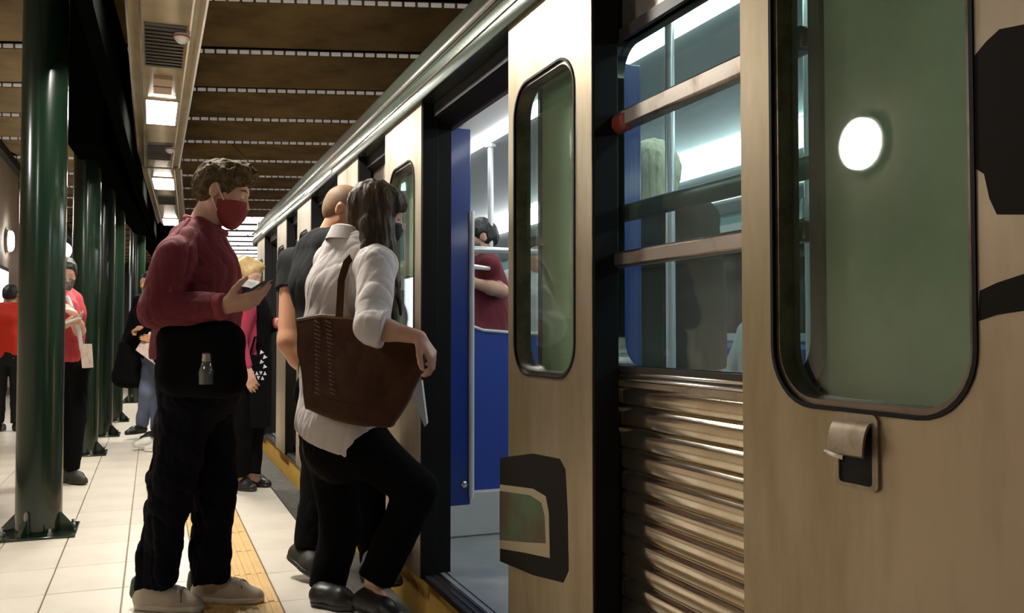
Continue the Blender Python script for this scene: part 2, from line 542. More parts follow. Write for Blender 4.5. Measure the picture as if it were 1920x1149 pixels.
# ceiling: dark slab above, brown panels below in skewed rows, small pale slots, given a faint glow, in each front edge
ceiling = tag(MB().box(-2.45, 4.75, -4, 42, 4.42, 4.6).build('ceiling', 'ceiling_dark'), 'dark station ceiling of brown panels', kind='structure')
BA = math.radians(-16.8)
BV = Vector((math.cos(BA), math.sin(BA), 0)); QV = Vector((-math.sin(BA), math.cos(BA), 0))
CZ = 4.07
S0, DS = 9.86, 1.57
PW = 3.8
pan = MB().box(-PW / 2 + 0.006, PW / 2 - 0.006, 0.0, DS - 0.26, 0.0, 0.07, 0.006)
pan.box(-PW / 2 + 0.006, PW / 2 - 0.006, DS - 0.30, DS - 0.25, 0.05, 0.16)
pan_me = pan.mesh('panel'); pan_me.materials.append(MATS['ceiling_panel'])
SKW = 0.95
sky_me = MB().box(-SKW / 2 + 0.03, SKW / 2 - 0.03, 0.0, DS - 0.42, 0.0, 0.05, 0.006).mesh('skylight_panel')
sky_me.materials.append(MATS['skylight'])
beam_me = MB().box(-1.0, 1.0, DS - 0.34, DS - 0.12, -0.02, 0.16, 0.01).mesh('cross_beam')
beam_me.materials.append(MATS['ceiling_dark'])
slot_me = MB().box(-0.049, 0.049, -0.012, 0.01, 0.012, 0.052, 0.004).mesh('glow_slot')
slot_me.materials.append(MATS['glow_slot'])
slots, more_slots = [], MB()
for n in range(-8, 22):
    s = S0 + n * DS
    t0 = (-2.45 - QV.x * s) / BV.x; t1 = (4.7 - QV.x * s) / BV.x
    step = SKW if n >= 9 else PW
    t = math.floor(t0 / step) * step + (0.6 if n % 2 else 0.0) * (0 if n >= 9 else 1)
    while t < t1:
        c = QV * s + BV * (t + step / 2)
        if -4.6 < c.y < 42.5 and c.x + step / 2 > -2.3:
            lum = (n >= 9 and c.x > 0.35)
            o = dup_mesh(sky_me if lum else pan_me, 'skylight_panel' if lum else 'panel', (c.x, c.y, CZ), ceiling)
            o.rotation_euler.z = BA
            if n >= 9 and not lum:
                o.scale.x = SKW / PW
        t += step
    if n >= 9:
        t = t0
        while t < t1:
            c = QV * s + BV * (t + 1.0)
            o = dup_mesh(beam_me, 'cross_beam', (c.x, c.y, CZ), ceiling); o.rotation_euler.z = BA
            t += 2.0
    elif n >= -3:
        t = t0 + 0.2
        while t < t1:
            c = QV * s + BV * t + Vector((0, 0, CZ))
            q = project(c)
            seen = False
            if q and -20 < q[1] < 600 and c.x > -2.3:
                seen = (-10 < q[0] < 45 or 112 < q[0] < 140 or 335 < q[0] < 953 - q[1] / 0.913 + 10)
            if seen and len(slots) < 290:
                o = dup_mesh(slot_me, 'glow_slot', c, ceiling); o.rotation_euler.z = BA
                slots.append(o)
            elif -2.3 < c.x < 4.5 and c.y > -3.9:
                a = BV * 0.049; b = QV * 0.012
                more_slots.hexa([c - a - b + Vector((0, 0, .012)), c + a - b + Vector((0, 0, .012)), c + a + b + Vector((0, 0, .012)), c - a + b + Vector((0, 0, .012))],
                                [c - a - b + Vector((0, 0, .052)), c + a - b + Vector((0, 0, .052)), c + a + b + Vector((0, 0, .052)), c - a + b + Vector((0, 0, .052))])
            t += 0.122
tag(more_slots.build('more_glow_slots', 'glow_slot', ceiling), kind='stuff')


def sweep(mb_, prof, A, B, smooth=False):
    """profile [(across, up)] swept from A to B (horizontal axis)"""
    A, B = Vector(A), Vector(B)
    d = (B - A).normalized(); r = Vector((d.y, -d.x, 0))
    n = len(prof)
    vs = [A + r * a + Vector((0, 0, b)) for a, b in prof] + [B + r * a + Vector((0, 0, b)) for a, b in prof]
    mb_.add(vs, [(i, (i + 1) % n, n + (i + 1) % n, n + i) for i in range(n)], smooth)
    mb_.add(vs, [tuple(range(n))[::-1], tuple(range(n, 2 * n))])
    return mb_


# dark girder beside the columns, following the gentle curve of the platform
gp = [Vector((-0.308, -4, 2.60)), Vector((-0.308, 4.6, 2.60)), Vector((-0.20, 9.0, 2.60)), Vector((0.08, 17.7, 2.60)), Vector((0.5, 30, 2.60))]
g = MB()
for a, b in zip(gp[:-1], gp[1:]):
    sweep(g, [(-0.038, 0), (0.038, 0), (0.038, 0.35), (-0.038, 0.35)], a, b)
tag(g.build('trim_3', 'girder'), 'black girder running along the row of columns', kind='structure')
g = MB()
bp_ = [Vector((-0.52, 8.05, 2.60)), Vector((-0.40, 10.4, 2.60)), Vector((-0.16, 14.6, 2.60)), Vector((0.2, 21.0, 2.60)), Vector((0.8, 32, 2.60))]
for a, b in zip(bp_[:-1], bp_[1:]):
    sweep(g, [(-0.13, 0), (0.13, 0), (0.13, 1.82), (-0.13, 1.82)], a, b)
tag(g.build('trim_4', 'girder'), 'deep black beam carried by the columns', kind='structure')


# ------------------------------------------------------------------ station furniture
def column(u, d, label, rad=0.114):
    base = P(u, 625, d); base.z = 0
    c = empty('column', base, label, 'column', 'green steel columns along the platform')
    x, y = base.x, base.y
    MB().lathe(base, (0, 0, 1), [(rad, 0.01), (rad, 4.42)], 40).build('shaft', 'column_green', c)
    MB().box(x - 0.19, x + 0.19, y - 0.19, y + 0.19, 0.0, 0.014, 0.003).build('base_plate', 'column_green', c)
    for k in range(4):
        a = -YAW + math.pi / 2 * k
        dv = Vector((math.cos(a), math.sin(a), 0)); sv = Vector((-dv.y, dv.x, 0)) * 0.011
        w = MB()
        p0, p1, p2 = base + dv * (rad - 0.01), base + dv * 0.195, base + dv * (rad - 0.01)
        z = Vector((0, 0, 1))
        pr = [p0 + z * 0.012, p1 + z * 0.012, p1 + z * 0.03, p2 + z * 0.125]
        w.hexa([q - sv for q in pr], [q + sv for q in pr])
        w.build('gusset', 'column_green', c)
    for k in range(4):
        a = -YAW + math.pi / 4 + math.pi / 2 * k
        b = base + Vector((math.cos(a), math.sin(a), 0)) * 0.175
        MB().lathe(b, (0, 0, 1), [(0.014, 0.014), (0.014, 0.028), (0.008, 0.03), (0.008, 0.05)], 6).build('bolt', 'bolt_steel', c)
    b = base + Vector((-FH.x, -FH.y, 0)) * (rad + 0.012)
    MB().tube([b + Vector((0, 0, 0.02)), b + Vector((0, 0, 0.12)), b + Vector((0, 0, 0.135))], [0.012, 0.012, 0.006], 8).build('anchor_stud', 'bolt_steel', c)
    return c


column(78, 4.86, 'nearest dark green steel column, at the left of the photo')
column(160, 8.0, 'second dark green column, right behind the person with a phone')
column(191, 9.45, 'third green column, half hidden by the second one')
column(213, 11.0, 'fourth green column, dark sliver beside the person in black')
column(256, 14.0, 'farthest visible green column, beside the maroon sweater')

ZC = 2.82


def channel(A, B, label, lights, dark, boxes, cams):
    A, B = Vector(A), Vector(B)
    c = empty('light_channel', ((A + B) / 2).to_tuple(), label, 'light fixture', 'suspended light channels above the platform')
    d = (B - A).normalized(); r = Vector((d.y, -d.x, 0))
    body = sweep(MB(), [(-0.135, 0), (0.135, 0), (0.165, 0.022), (0.195, 0.022), (0.195, 0.16), (-0.195, 0.16), (-0.195, 0.022), (-0.165, 0.022)], A, B)
    body.build('channel_body', 'channel_metal', c)
    for sx in (-1, 1):
        sweep(MB(), [(sx * 0.195, 0.0), (sx * 0.207, 0.0), (sx * 0.207, 0.165), (sx * 0.195, 0.165)], A, B).build('edge_trim', 'channel_trim', c)
        sweep(MB(), [(sx * 0.128, -0.008), (sx * 0.138, -0.008), (sx * 0.138, 0.004), (sx * 0.128, 0.004)], A, B).build('inner_trim', 'channel_trim', c)

    def pt(p, a, up):
        t = (Vector(p) - A).dot(d)
        return A + d * t + r * a + Vector((0, 0, up))

    def slab(p, half_w, half_l, z0, z1, a0=0.0):
        q = [pt(p, a0 + sx * half_w, 0) + d * sy * half_l for sx, sy in ((-1, -1), (1, -1), (1, 1), (-1, 1))]
        return MB().hexa([k + Vector((0, 0, z0)) for k in q], [k + Vector((0, 0, z1)) for k in q])

    for p in lights:
        slab(p, 0.122, 0.405, -0.012, 0.002).build('light_frame', 'channel_trim', c)
        slab(p, 0.108, 0.385, -0.016, -0.011).build('light_panel', 'panel_light', c)
    for p in dark:
        f = slab(p, 0.115, 0.44, -0.008, 0.002).build('grille', 'grille_dark', c)
        for k in range(12):
            q = Vector(p) + d * (-0.385 + 0.07 * k)
            slab(q, 0.108, 0.007, -0.014, -0.007).build('grille_slat', 'grille_dark', f)
    for p in boxes:
        for sy in (-0.11, 0.11):
            slab(Vector(p) + d * sy, 0.06, 0.09, -0.03, 0.0).build('junction_box', 'beige_box', c)
    for p in cams:
        q = pt(p, 0.09, 0)
        MB().lathe(q, (0, 0, -1), [(0.045, -0.005), (0.045, 0.02), (0.04, 0.04), (0.022, 0.06), (0.006, 0.066)], 20).build('dome_camera', 'camera_white', c)
        MB().lathe(q + Vector((0, 0, -0.02)), (0, 0, -1), [(0.047, 0), (0.047, 0.008)], 20).build('dome_ring', 'camera_red', c)
    for t in (0.1, 0.5, 0.9):
        q = A.lerp(B, t)
        MB().tube([q + Vector((0, 0, 0.155)), q + Vector((0, 0, CZ - ZC + 0.02))], 0.012, 8).build('hanger_rod', 'girder', c)
    return c


c1a = Vector((0.065, -3.6, ZC)); m1 = (G(261, 313, ZC) + G(334, 313, ZC)) / 2
L1 = G(305, 210, ZC)
gap = (m1 - c1a).normalized()
channel(c1a, m1, 'nearest suspended light channel with a dark grille, at the top of the photo',
        [L1, L1 - gap * 3.15], [G(312, 88, ZC), G(303, 284, ZC)], [G(305, 155, ZC)], [G(340, 62, ZC), G(280, 272, ZC)])
c2a = (G(262, 316, ZC) + G(342, 316, ZC)) / 2; c2b = (G(294, 420, ZC) + G(348, 420, ZC)) / 2
channel(c2a, c2b, 'farther suspended light channel, above the maroon sweater', [G(303, 343, ZC), G(314, 415, ZC)], [G(308, 374, ZC)], [], [])


def wall_lamp(y, label, x=-2.3, z=2.47):
    c = empty('wall_lamp', (x, y, z), label, 'lamp', 'round wall lamps')
    MB().lathe((x, y, z), (1, 0, 0), [(0.19, 0.0), (0.19, 0.05), (0.172, 0.055)], 32).build('lamp_base', 'lamp_rim', c)
    MB().lathe((x, y, z), (1, 0, 0), [(0.172, 0.05), (0.172, 0.09), (0.14, 0.115), (0.05, 0.125)], 32).build('lamp_diffuser', 'wall_lamp', c)


wall_lamp(17.2, 'round white lamp on the tan wall at the left edge of the photo', z=2.62)
wall_lamp(14.2, 'added round white wall lamp outside the frame, next to the leftmost visible one')  # unseen lamp, added to brighten the tan wall
wall_lamp(20.3, 'added round white wall lamp hidden behind the nearest column')  # also added for the wall, never in view
wall_lamp(11.2, 'round white wall lamp outside the frame, beyond the nearest column')
wall_lamp(1.7, 'added round white wall lamp outside the frame, left of the viewer')  # unseen lamp added as fill for the skirt and train front
wall_lamp(4.72, 'round white wall lamp mirrored in the green door window', z=2.34)
hc = P(121, 470, 15.0)
c = empty('round_clock', hc, 'round lit platform clock with a thick dark rim hanging between columns', 'clock')
ax = -FH + RGT * 0.35
MB().lathe(hc, ax, [(0.19, -0.06), (0.21, -0.05), (0.21, 0.05), (0.165, 0.06)], 32).build('rim', 'dark_rim', c)
MB().lathe(hc + ax.normalized() * 0.045 - RGT * 0.02, ax, [(0.15, 0.0), (0.15, 0.02), (0.1, 0.026)], 32).build('lit_face', 'wall_lamp', c)
MB().tube([hc + Vector((0, 0, 0.19)), Vector((hc.x, hc.y, CZ + 0.02))], 0.025, 8).build('hanger_rod', 'dark_rim', c)
# lit poster case on the wall behind the person in the red shirt
pc = empty('poster_case', (-2.3, 16.0, 1.2), 'bluish lit poster case on the wall by the red shirt', 'poster case')
MB().box(-2.27, -2.22, 15.2, 17.0, 1.05, 2.15, 0.01).build('case', 'dark_rim', pc)
MB().box(-2.225, -2.212, 15.28, 16.92, 1.12, 2.08).build('lit_sheet', 'lightbox', pc)
MB().box(-2.27, -2.20, 15.0, 15.08, 0.0, 2.4).build('post', 'dark_rim', pc)
# lettering on the wall
tx = bpy.data.curves.new('sign_letter', 'FONT'); tx.body = 'E'; tx.size = 0.17; tx.extrude = 0.004; tx.align_x = 'CENTER'
tmp = bpy.data.objects.new('sign_letter', tx); COL.objects.link(tmp)
bpy.context.view_layer.update()
me = bpy.data.meshes.new_from_object(tmp.evaluated_get(bpy.context.evaluated_depsgraph_get()))
bpy.data.objects.remove(tmp)
me.materials.clear(); me.materials.append(MATS['sign_ink'])
w_ = P(33, 355, 16.8)
so = bpy.data.objects.new('sign_letter', me); COL.objects.link(so)
so.rotation_euler = (math.pi / 2, 0, math.pi / 2); so.location = (-2.292, 18.7, 3.70); so.scale = (3.2, 1.25, 1)
tag(so, 'dark letter E painted high on the tan wall beside the nearest column', 'lettering')


# ------------------------------------------------------------------ the train
XL, XB, XI = 1.05, 1.14, 1.182           # door leaf face, body face, inner face
PER = 2.86
YA, YZ = -2.6, 10.35
FZ = 0.06                                # train floor
train = empty('train_car', (2.4, 4.0, -1.0), 'brushed steel metro train car with sliding doors open at the platform', 'train')

# roof, end walls, far side, floor, ceiling
prof = [(1.06, 2.17), (1.10, 2.30), (1.22, 2.45), (1.5, 2.62), (2.0, 2.74), (2.45, 2.77), (2.9, 2.74), (3.4, 2.62), (3.68, 2.45), (3.80, 2.30), (3.84, 2.17)]
prof += [(x, z) for x, z in ((3.80, 2.17), (3.76, 2.29), (3.65, 2.42), (3.38, 2.58), (2.89, 2.70), (2.45, 2.73), (2.01, 2.70), (1.52, 2.58), (1.25, 2.42), (1.14, 2.29), (1.10, 2.17))]
MB().prism_y(prof, YA, YZ, True).build('roof', 'fascia', train)
MB().box(1.14, 3.80, YA, YZ, FZ - 0.12, FZ).build('train_floor', 'train_floor', train)
MB().box(1.2, 3.70, YA, YZ, -0.62, FZ - 0.12).build('undercarriage', 'undercarriage', train)
MB().box(1.75, 3.2, YA + 0.06, YZ - 0.06, 2.225, 2.26).build('interior_ceiling', 'interior_white', train)
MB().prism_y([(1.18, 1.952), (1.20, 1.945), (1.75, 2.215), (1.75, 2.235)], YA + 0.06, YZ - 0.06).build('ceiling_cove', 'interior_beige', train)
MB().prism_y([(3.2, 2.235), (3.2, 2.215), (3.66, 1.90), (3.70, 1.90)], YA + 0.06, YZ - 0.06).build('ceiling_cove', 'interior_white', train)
MB().box(1.74, 1.86, YA + 0.1, YZ - 0.1, 2.20, 2.222, 0.006).build('strip_light', 'strip_light', train)
n_ = Vector((-0.565, 0, -0.825))
MB().prism_y([(3.16, 2.20), (3.18, 2.175), (3.31, 2.09), (3.33, 2.12)], YA + 0.1, YZ - 0.1).build('strip_light', 'strip_light', train)
for y0, y1 in ((YA, YA + 0.06), (YZ - 0.06, YZ)):
    MB().box(1.08, 3.80, y0, y1, FZ - 0.1, 2.3).build('end_wall', 'steel_frame', train)
# opposite side with windows and bench
hole = rrect(4.0, 1.4, 1.2, 0.8, 0.1)
for k in range(-1, 3):
    yc = 4.8 + PER * k
    mb = MB(); plate_hole(mb, 3.70, 3.80, yc - PER / 2, yc + PER / 2, FZ, 2.3, rrect(yc, 1.42, 1.9, 0.72, 0.1))
    pn = mb.build('far_side_panel', 'teal_wall', train)
    sheet = MB(); sheet_x(sheet, 3.74, 3.75, rrect(yc, 1.42, 1.9, 0.72, 0.1)); sheet.build('far_window_pane', 'glass_dark', pn)
    fr = MB(); ring_x(fr, 3.685, 3.70, rrect(yc, 1.42, 1.98, 0.80, 0.12), rrect(yc, 1.42, 1.88, 0.70, 0.1)); fr.build('far_window_frame', 'interior_grey', pn)
    b = MB().box(3.25, 3.70, yc - 1.0, yc + 1.0, 0.42, 0.50, 0.03).build('bench_seat', 'seat_blue', train)
    MB().box(3.60, 3.70, yc - 1.0, yc + 1.0, 0.50, 1.0, 0.03).build('bench_back', 'seat_blue', b)
    MB().box(3.35, 3.70, yc - 0.98, yc + 0.98, FZ, 0.42).build('bench_base', 'interior_grey', b)
    MB().tube([(3.2, yc - 1.2, 1.86), (3.2, yc + 1.2, 1.86)], 0.016, 10).build('grab_rail', 'pole_white', train)

# platform side: bays between the doors
rib_prof = [(0.0, 0.0268), (-0.0115, 0.0135), (-0.0128, 0.010), (-0.0128, -0.020), (-0.0118, -0.0235), (0.0, -0.0268), (0.01, -0.0268), (0.01, 0.0268)]
rib_me = {}
for k in range(-2, 3):
    o1 = 3.68 + PER * k                   # end of door k's opening
    b0, b1 = max(o1, YA + 0.06), min(2.595 + PER * (k + 1), YZ - 0.06)
    if b1 - b0 < 0.3:
        continue
    full = b1 - b0 > 1.7
    wc = 1.74 + PER * (k + 1)
    if full:
        hl = rrect(wc, 1.410, 0.80, 0.850, 0.075)
        mb = MB(); plate_hole(mb, XB, XI, b0, b1, 0.90, 2.17, hl)
        bay = mb.build('side_panel', 'steel_frame', train)
        fr = MB(); ring_x(fr, XB - 0.012, XI, rrect(wc, 1.410, 0.86, 0.910, 0.095), hl); fr.build('window_frame', 'dark_frame', bay)
        pane = MB(); sheet_x(pane, XB + 0.016, XB + 0.022, hl); pane.build('window_pane', 'glass_window', bay)
        MB().box(XB - 0.03, XB + 0.012, wc - 0.40, wc + 0.40, 1.597, 1.643, 0.006).build('window_rail', 'steel_frame', bay)
        if k == -1:
            MB().box(XB - 0.034, XB + 0.008, 2.00, 2.14, 1.592, 1.640, 0.012).build('rail_end', 'red_tip', bay)
        MB().tube([(XB + 0.05, wc - 0.42, 1.395), (XB + 0.05, wc + 0.42, 1.395)], 0.024, 12).build('window_rail', 'guard_green', bay)
        MB().box(XB - 0.028, XB + 0.012, wc - 0.40, wc + 0.40, 1.240, 1.280, 0.006).build('window_rail', 'steel_frame', bay)
        MB().box(XB - 0.02, XB + 0.0, wc - 0.42, wc + 0.42, 0.948, 0.958, 0.003).build('sill_trim', 'steel_bright', bay)
        MB().box(XB - 0.014, XB + 0.0, wc - 0.42, wc + 0.42, 0.962, 0.972, 0.003).build('sill_trim', 'steel_bright', bay)
        MB().box(XB - 0.004, XB + 0.001, b0 + 0.004, wc - 0.435, 0.92, 1.98).build('pillar_panel', 'body_green', bay)
        MB().box(XB - 0.004, XB + 0.001, wc + 0.435, b1 - 0.004, 0.92, 1.98).build('pillar_panel', 'body_green', bay)
    else:
        bay = MB().box(XB, XI, b0, b1, 0.90, 2.17).build('side_panel', 'steel_frame', train)
    low = MB().box(XB + 0.012, XI, b0, b1, FZ - 0.02, 0.90).build('lower_panel', 'steel_rib', train)
    ln = round(b1 - b0 - 0.01, 4)
    if ln not in rib_me:
        rib_me[ln] = MB().prism_y(rib_prof, -ln / 2, ln / 2).mesh('rib')
        rib_me[ln].materials.append(MATS['steel_rib'])
    for i in range(15):
        z = 0.912 - 0.0545 * i
        o = dup_mesh(rib_me[ln], 'rib', Vector((XB + 0.006, (b0 + b1) / 2, z)) - world_loc(train) - low.location, low)
    # jamb linings
    for yy in (b0, b1):
        MB().box(XB - 0.012, XI + 0.004, yy - 0.008, yy + 0.008, FZ, 1.99).build('door_jamb', 'rubber', train)

# skirt, door sills, header and gutter
MB().box(1.085, 1.14, YA, YZ, -0.19, 0.035, 0.006).build('skirt', 'skirt_yellow', train)
MB().box(1.07, 1.2, YA, YZ, 0.03, 0.058, 0.004).build('sill', 'sill_dark', train)
for xx in (1.095, 1.125, 1.16):
    MB().box(xx, xx + 0.008, YA, YZ, 0.056, 0.063, 0.002).build('sill_track', 'steel_bright', train)
MB().prism_y([(1.10, 1.985), (1.185, 1.95), (1.185, 2.2), (1.10, 2.2)], YA, YZ).build('door_track_box', 'rubber', train)
MB().prism_y([(1.035, 2.045), (1.028, 2.06), (1.028, 2.125), (1.04, 2.15), (1.06, 2.17), (1.12, 2.17), (1.12, 2.045)], YA, YZ).build('fascia', 'fascia', train)
MB().tube([(1.03, YA, 2.165), (1.03, YZ, 2.165)], 0.011, 8).build('gutter_lip', 'steel_bright', train)
MB().box(1.022, 1.034, YA, YZ, 2.088, 2.096, 0.002).build('gutter_lip', 'steel_bright', train)


def on_leaf(u, v, x=XL):
    r = FWD + RGT * ((u - 960.0) / FPX) + UPV * ((574.5 - v) / FPX)
    p = CAM + r * ((x - CAM.x) / r.x)
    return p.y, p.z


def leaf(y0, y1, wy0, wy1):
    z0, z1 = 0.045, 2.045
    wc, ww = (wy0 + wy1) / 2, wy1 - wy0
    hl = rrect(wc, 1.39, ww, 0.885, 0.10)
    mb = MB(); plate_hole(mb, XL, XL + 0.042, y0, y1, z0, z1, hl)
    lf = mb.build('door_leaf', 'steel_leaf', train)
    inner = rrect(wc, 1.39, ww - 0.022, 0.863, 0.09)
    fr = MB(); ring_x(fr, XL + 0.004, XL + 0.05, hl, inner); fr.build('window_reveal', 'reveal_metal', lf)
    out = rrect(wc, 1.39, ww + 0.012, 0.897, 0.106)
    fr = MB(); ring_x(fr, XL - 0.003, XL + 0.004, out, rrect(wc, 1.39, ww - 0.002, 0.883, 0.1)); fr.build('window_seal', 'rubber', lf)
    pane = MB(); sheet_x(pane, XL + 0.034, XL + 0.038, inner); pane.build('window_pane', 'glass_leaf', lf)
    for yy in (y0, y1):
        MB().box(XL + 0.004, XL + 0.075, yy - 0.006, yy + 0.006, z0, z1, 0.002).build('edge_seal', 'rubber', lf)
    return lf


leaves = {}
for k in range(-1, 3):
    o = PER * k
    if k >= 0:
        leaves['r', k] = leaf(2.075 + o, 2.66 + o, 2.180 + o, 2.607 + o)
    leaves['l', k] = leaf(3.665 + o, 4.30 + o, 3.775 + o, 4.205 + o)
    if k >= 1:
        MB().box(1.02, 1.03, 2.75 + o, 3.6 + o, 2.062, 2.086).build('header_sign', 'sign_white', train)

# latch recess in the nearest leaf
nl = leaves['l', -1]
mb = MB(); ring_x(mb, XL - 0.005, XL + 0.0, rrect(1.14, 0.882, 0.098, 0.120, 0.012), rrect(1.14, 0.878, 0.074, 0.098, 0.008)); mb.build('latch_frame', 'latch_metal', nl)
mb = MB(); sheet_x(mb, XL - 0.002, XL - 0.0005, rrect(1.14, 0.878, 0.074, 0.098, 0.008)); mb.build('latch_cup', 'rubber', nl)
mb = MB()
flap = []
for i in range(7):
    a = math.pi / 2 * i / 6
    flap.append((XL - 0.006 - 0.020 * math.sin(a), 0.930 - 0.052 * (1 - math.cos(a))))
flap += [(x + 0.004, z - 0.003) for x, z in flap[::-1]]
mb.prism_y(flap, 1.102, 1.180, True)
mb.build('latch_flap', 'latch_metal', nl)
MB().tube([(XL - 0.022, 1.186, 0.877), (XL - 0.026, 1.165, 0.875), (XL - 0.022, 1.145, 0.872)], 0.005, 8).build('latch_pull', 'steel_bright', nl)


def flat_sheet(name, m, pts, lf, off):
    """flat coloured sheet on the leaf face, outline given as (y, z)"""
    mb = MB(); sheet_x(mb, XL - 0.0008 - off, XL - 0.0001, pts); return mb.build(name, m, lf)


# flat coloured shapes on the far leaf: dark rounded panel, cream outline, green field
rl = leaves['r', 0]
flat_sheet('flat_mark', 'mark_dark', [on_leaf(u, v) for u, v in ((938, 858), (1000, 850), (1050, 860), (1060, 880), (1064, 960), (1066, 1070), (1056, 1092), (1000, 1078), (938, 1052))], rl, 0.0004)
flat_sheet('flat_mark', 'mark_cream', [on_leaf(u, v) for u, v in ((938, 908), (1000, 916), (1024, 930), (1030, 960), (1032, 1046), (985, 1036), (938, 1028))], rl, 0.0010)
flat_sheet('flat_mark', 'mark_green', [on_leaf(u, v) for u, v in ((938, 920), (995, 928), (1016, 942), (1022, 966), (1024, 1018), (985, 1016), (938, 1012))], rl, 0.0016)
flat_sheet('flat_mark', 'mark_dark', [on_leaf(u, v) for u, v in ((1822, 112), (1850, 78), (1875, 55), (1925, 45), (1925, 402), (1870, 402), (1856, 372), (1846, 326), (1830, 316))], nl, 0.0004)
flat_sheet('flat_mark', 'mark_dark', [on_leaf(u, v) for u, v in ((1838, 545), (1870, 530), (1925, 512), (1925, 582), (1870, 590), (1834, 602))], nl, 0.0004)

# vestibule screens, poles, seats by the doors
for k in range(-1, 3):
    o = PER * k
    sc = MB().box(XI, 1.285, 3.70 + o, 3.73 + o, 0.33, 1.96, 0.004).build('screen_panel', 'partition_blue', train)
    MB().tube([(1.287, 3.695 + o, 0.36), (1.287, 3.695 + o, 1.60)], 0.0125, 12).build('grab_pole', 'pole_white', sc)
    MB().lathe((1.255, 3.699 + o, 0.42), (0, -1, 0), [(0.014, 0), (0.014, 0.006), (0.008, 0.01)], 14).build('screw_cap', 'steel_bright', sc)
    sc = MB().box(XI, 1.50, 2.60 + o, 2.63 + o, 0.33, 1.96, 0.004).build('screen_panel', 'partition_blue', train)
    MB().tube([(1.287, 3.70 + o, 1.433), (1.95, 3.70 + o, 1.433)], 0.015, 12).build('grab_rail', 'pole_white', train)
    MB().tube([(1.287, 3.70 + o, 1.36), (1.905, 5.12 + o, 1.46)], 0.012, 12).build('grab_rail', 'pole_white', train)
    pl = MB().tube([(1.905, 5.12 + o, FZ), (1.905, 5.12 + o, 2.225)], 0.017, 12).build('grab_pole', 'pole_white', train)
    MB().lathe((1.905, 5.12 + o, 2.2), (0, 0, 1), [(0.034, 0), (0.034, 0.02)], 16).build('pole_flange', 'pole_white', pl)
    MB().lathe((1.905, 5.12 + o, 1.43), (0, 0, 1), [(0.026, 0), (0.026, 0.06)], 16).build('pole_clamp', 'pole_white', pl)
    # transverse seat: scooped blue back on a grey base
    yb = 4.28 + o
    edge = [(1.30, 0.28), (2.15, 0.28), (2.15, 1.06), (1.75, 1.07), (1.55, 1.085), (1.45, 1.12), (1.40, 1.18), (1.36, 1.30), (1.30, 1.36)]
    n = len(edge)
    mb = MB()
    mb.add([(x, yb, z) for x, z in edge] + [(x, yb + 0.05, z) for x, z in edge],
           [tuple(range(n)), tuple(range(n, 2 * n))[::-1]] + [(i, n + i, n + (i + 1) % n, (i + 1) % n) for i in range(n)])
    sb = mb.build('seat_back', 'seat_blue', train)
    MB().tube([(x, yb - 0.004, z) for x, z in edge[2:]], 0.008, 8).build('seat_piping', 'pole_white', sb)
    MB().box(1.30, 2.15, yb + 0.05, yb + 0.5, 0.44, 0.50, 0.02).build('seat_cushion', 'seat_blue', sb)
    MB().box(1.22, 2.12, yb - 0.02, yb + 0.48, FZ, 0.285, 0.01).build('seat_base', 'interior_grey', sb)
# pole seen through the near window
pw = P(1258, 625, 3.1)
pl = MB().tube([(pw.x, pw.y, FZ), (pw.x, pw.y, 2.225)], 0.017, 12).build('grab_pole', 'pole_white', train)
MB().lathe((pw.x, pw.y, 2.195), (0, 0, 1), [(0.03, 0), (0.034, 0.03)], 16).build('pole_flange', 'pole_white', pl)


# ------------------------------------------------------------------ people: smooth-blended distance fields turned into meshes
UPZ = Vector((0, 0, 1))


def arr(p):
    return np.array([p[0], p[1], p[2]], dtype=np.float32)


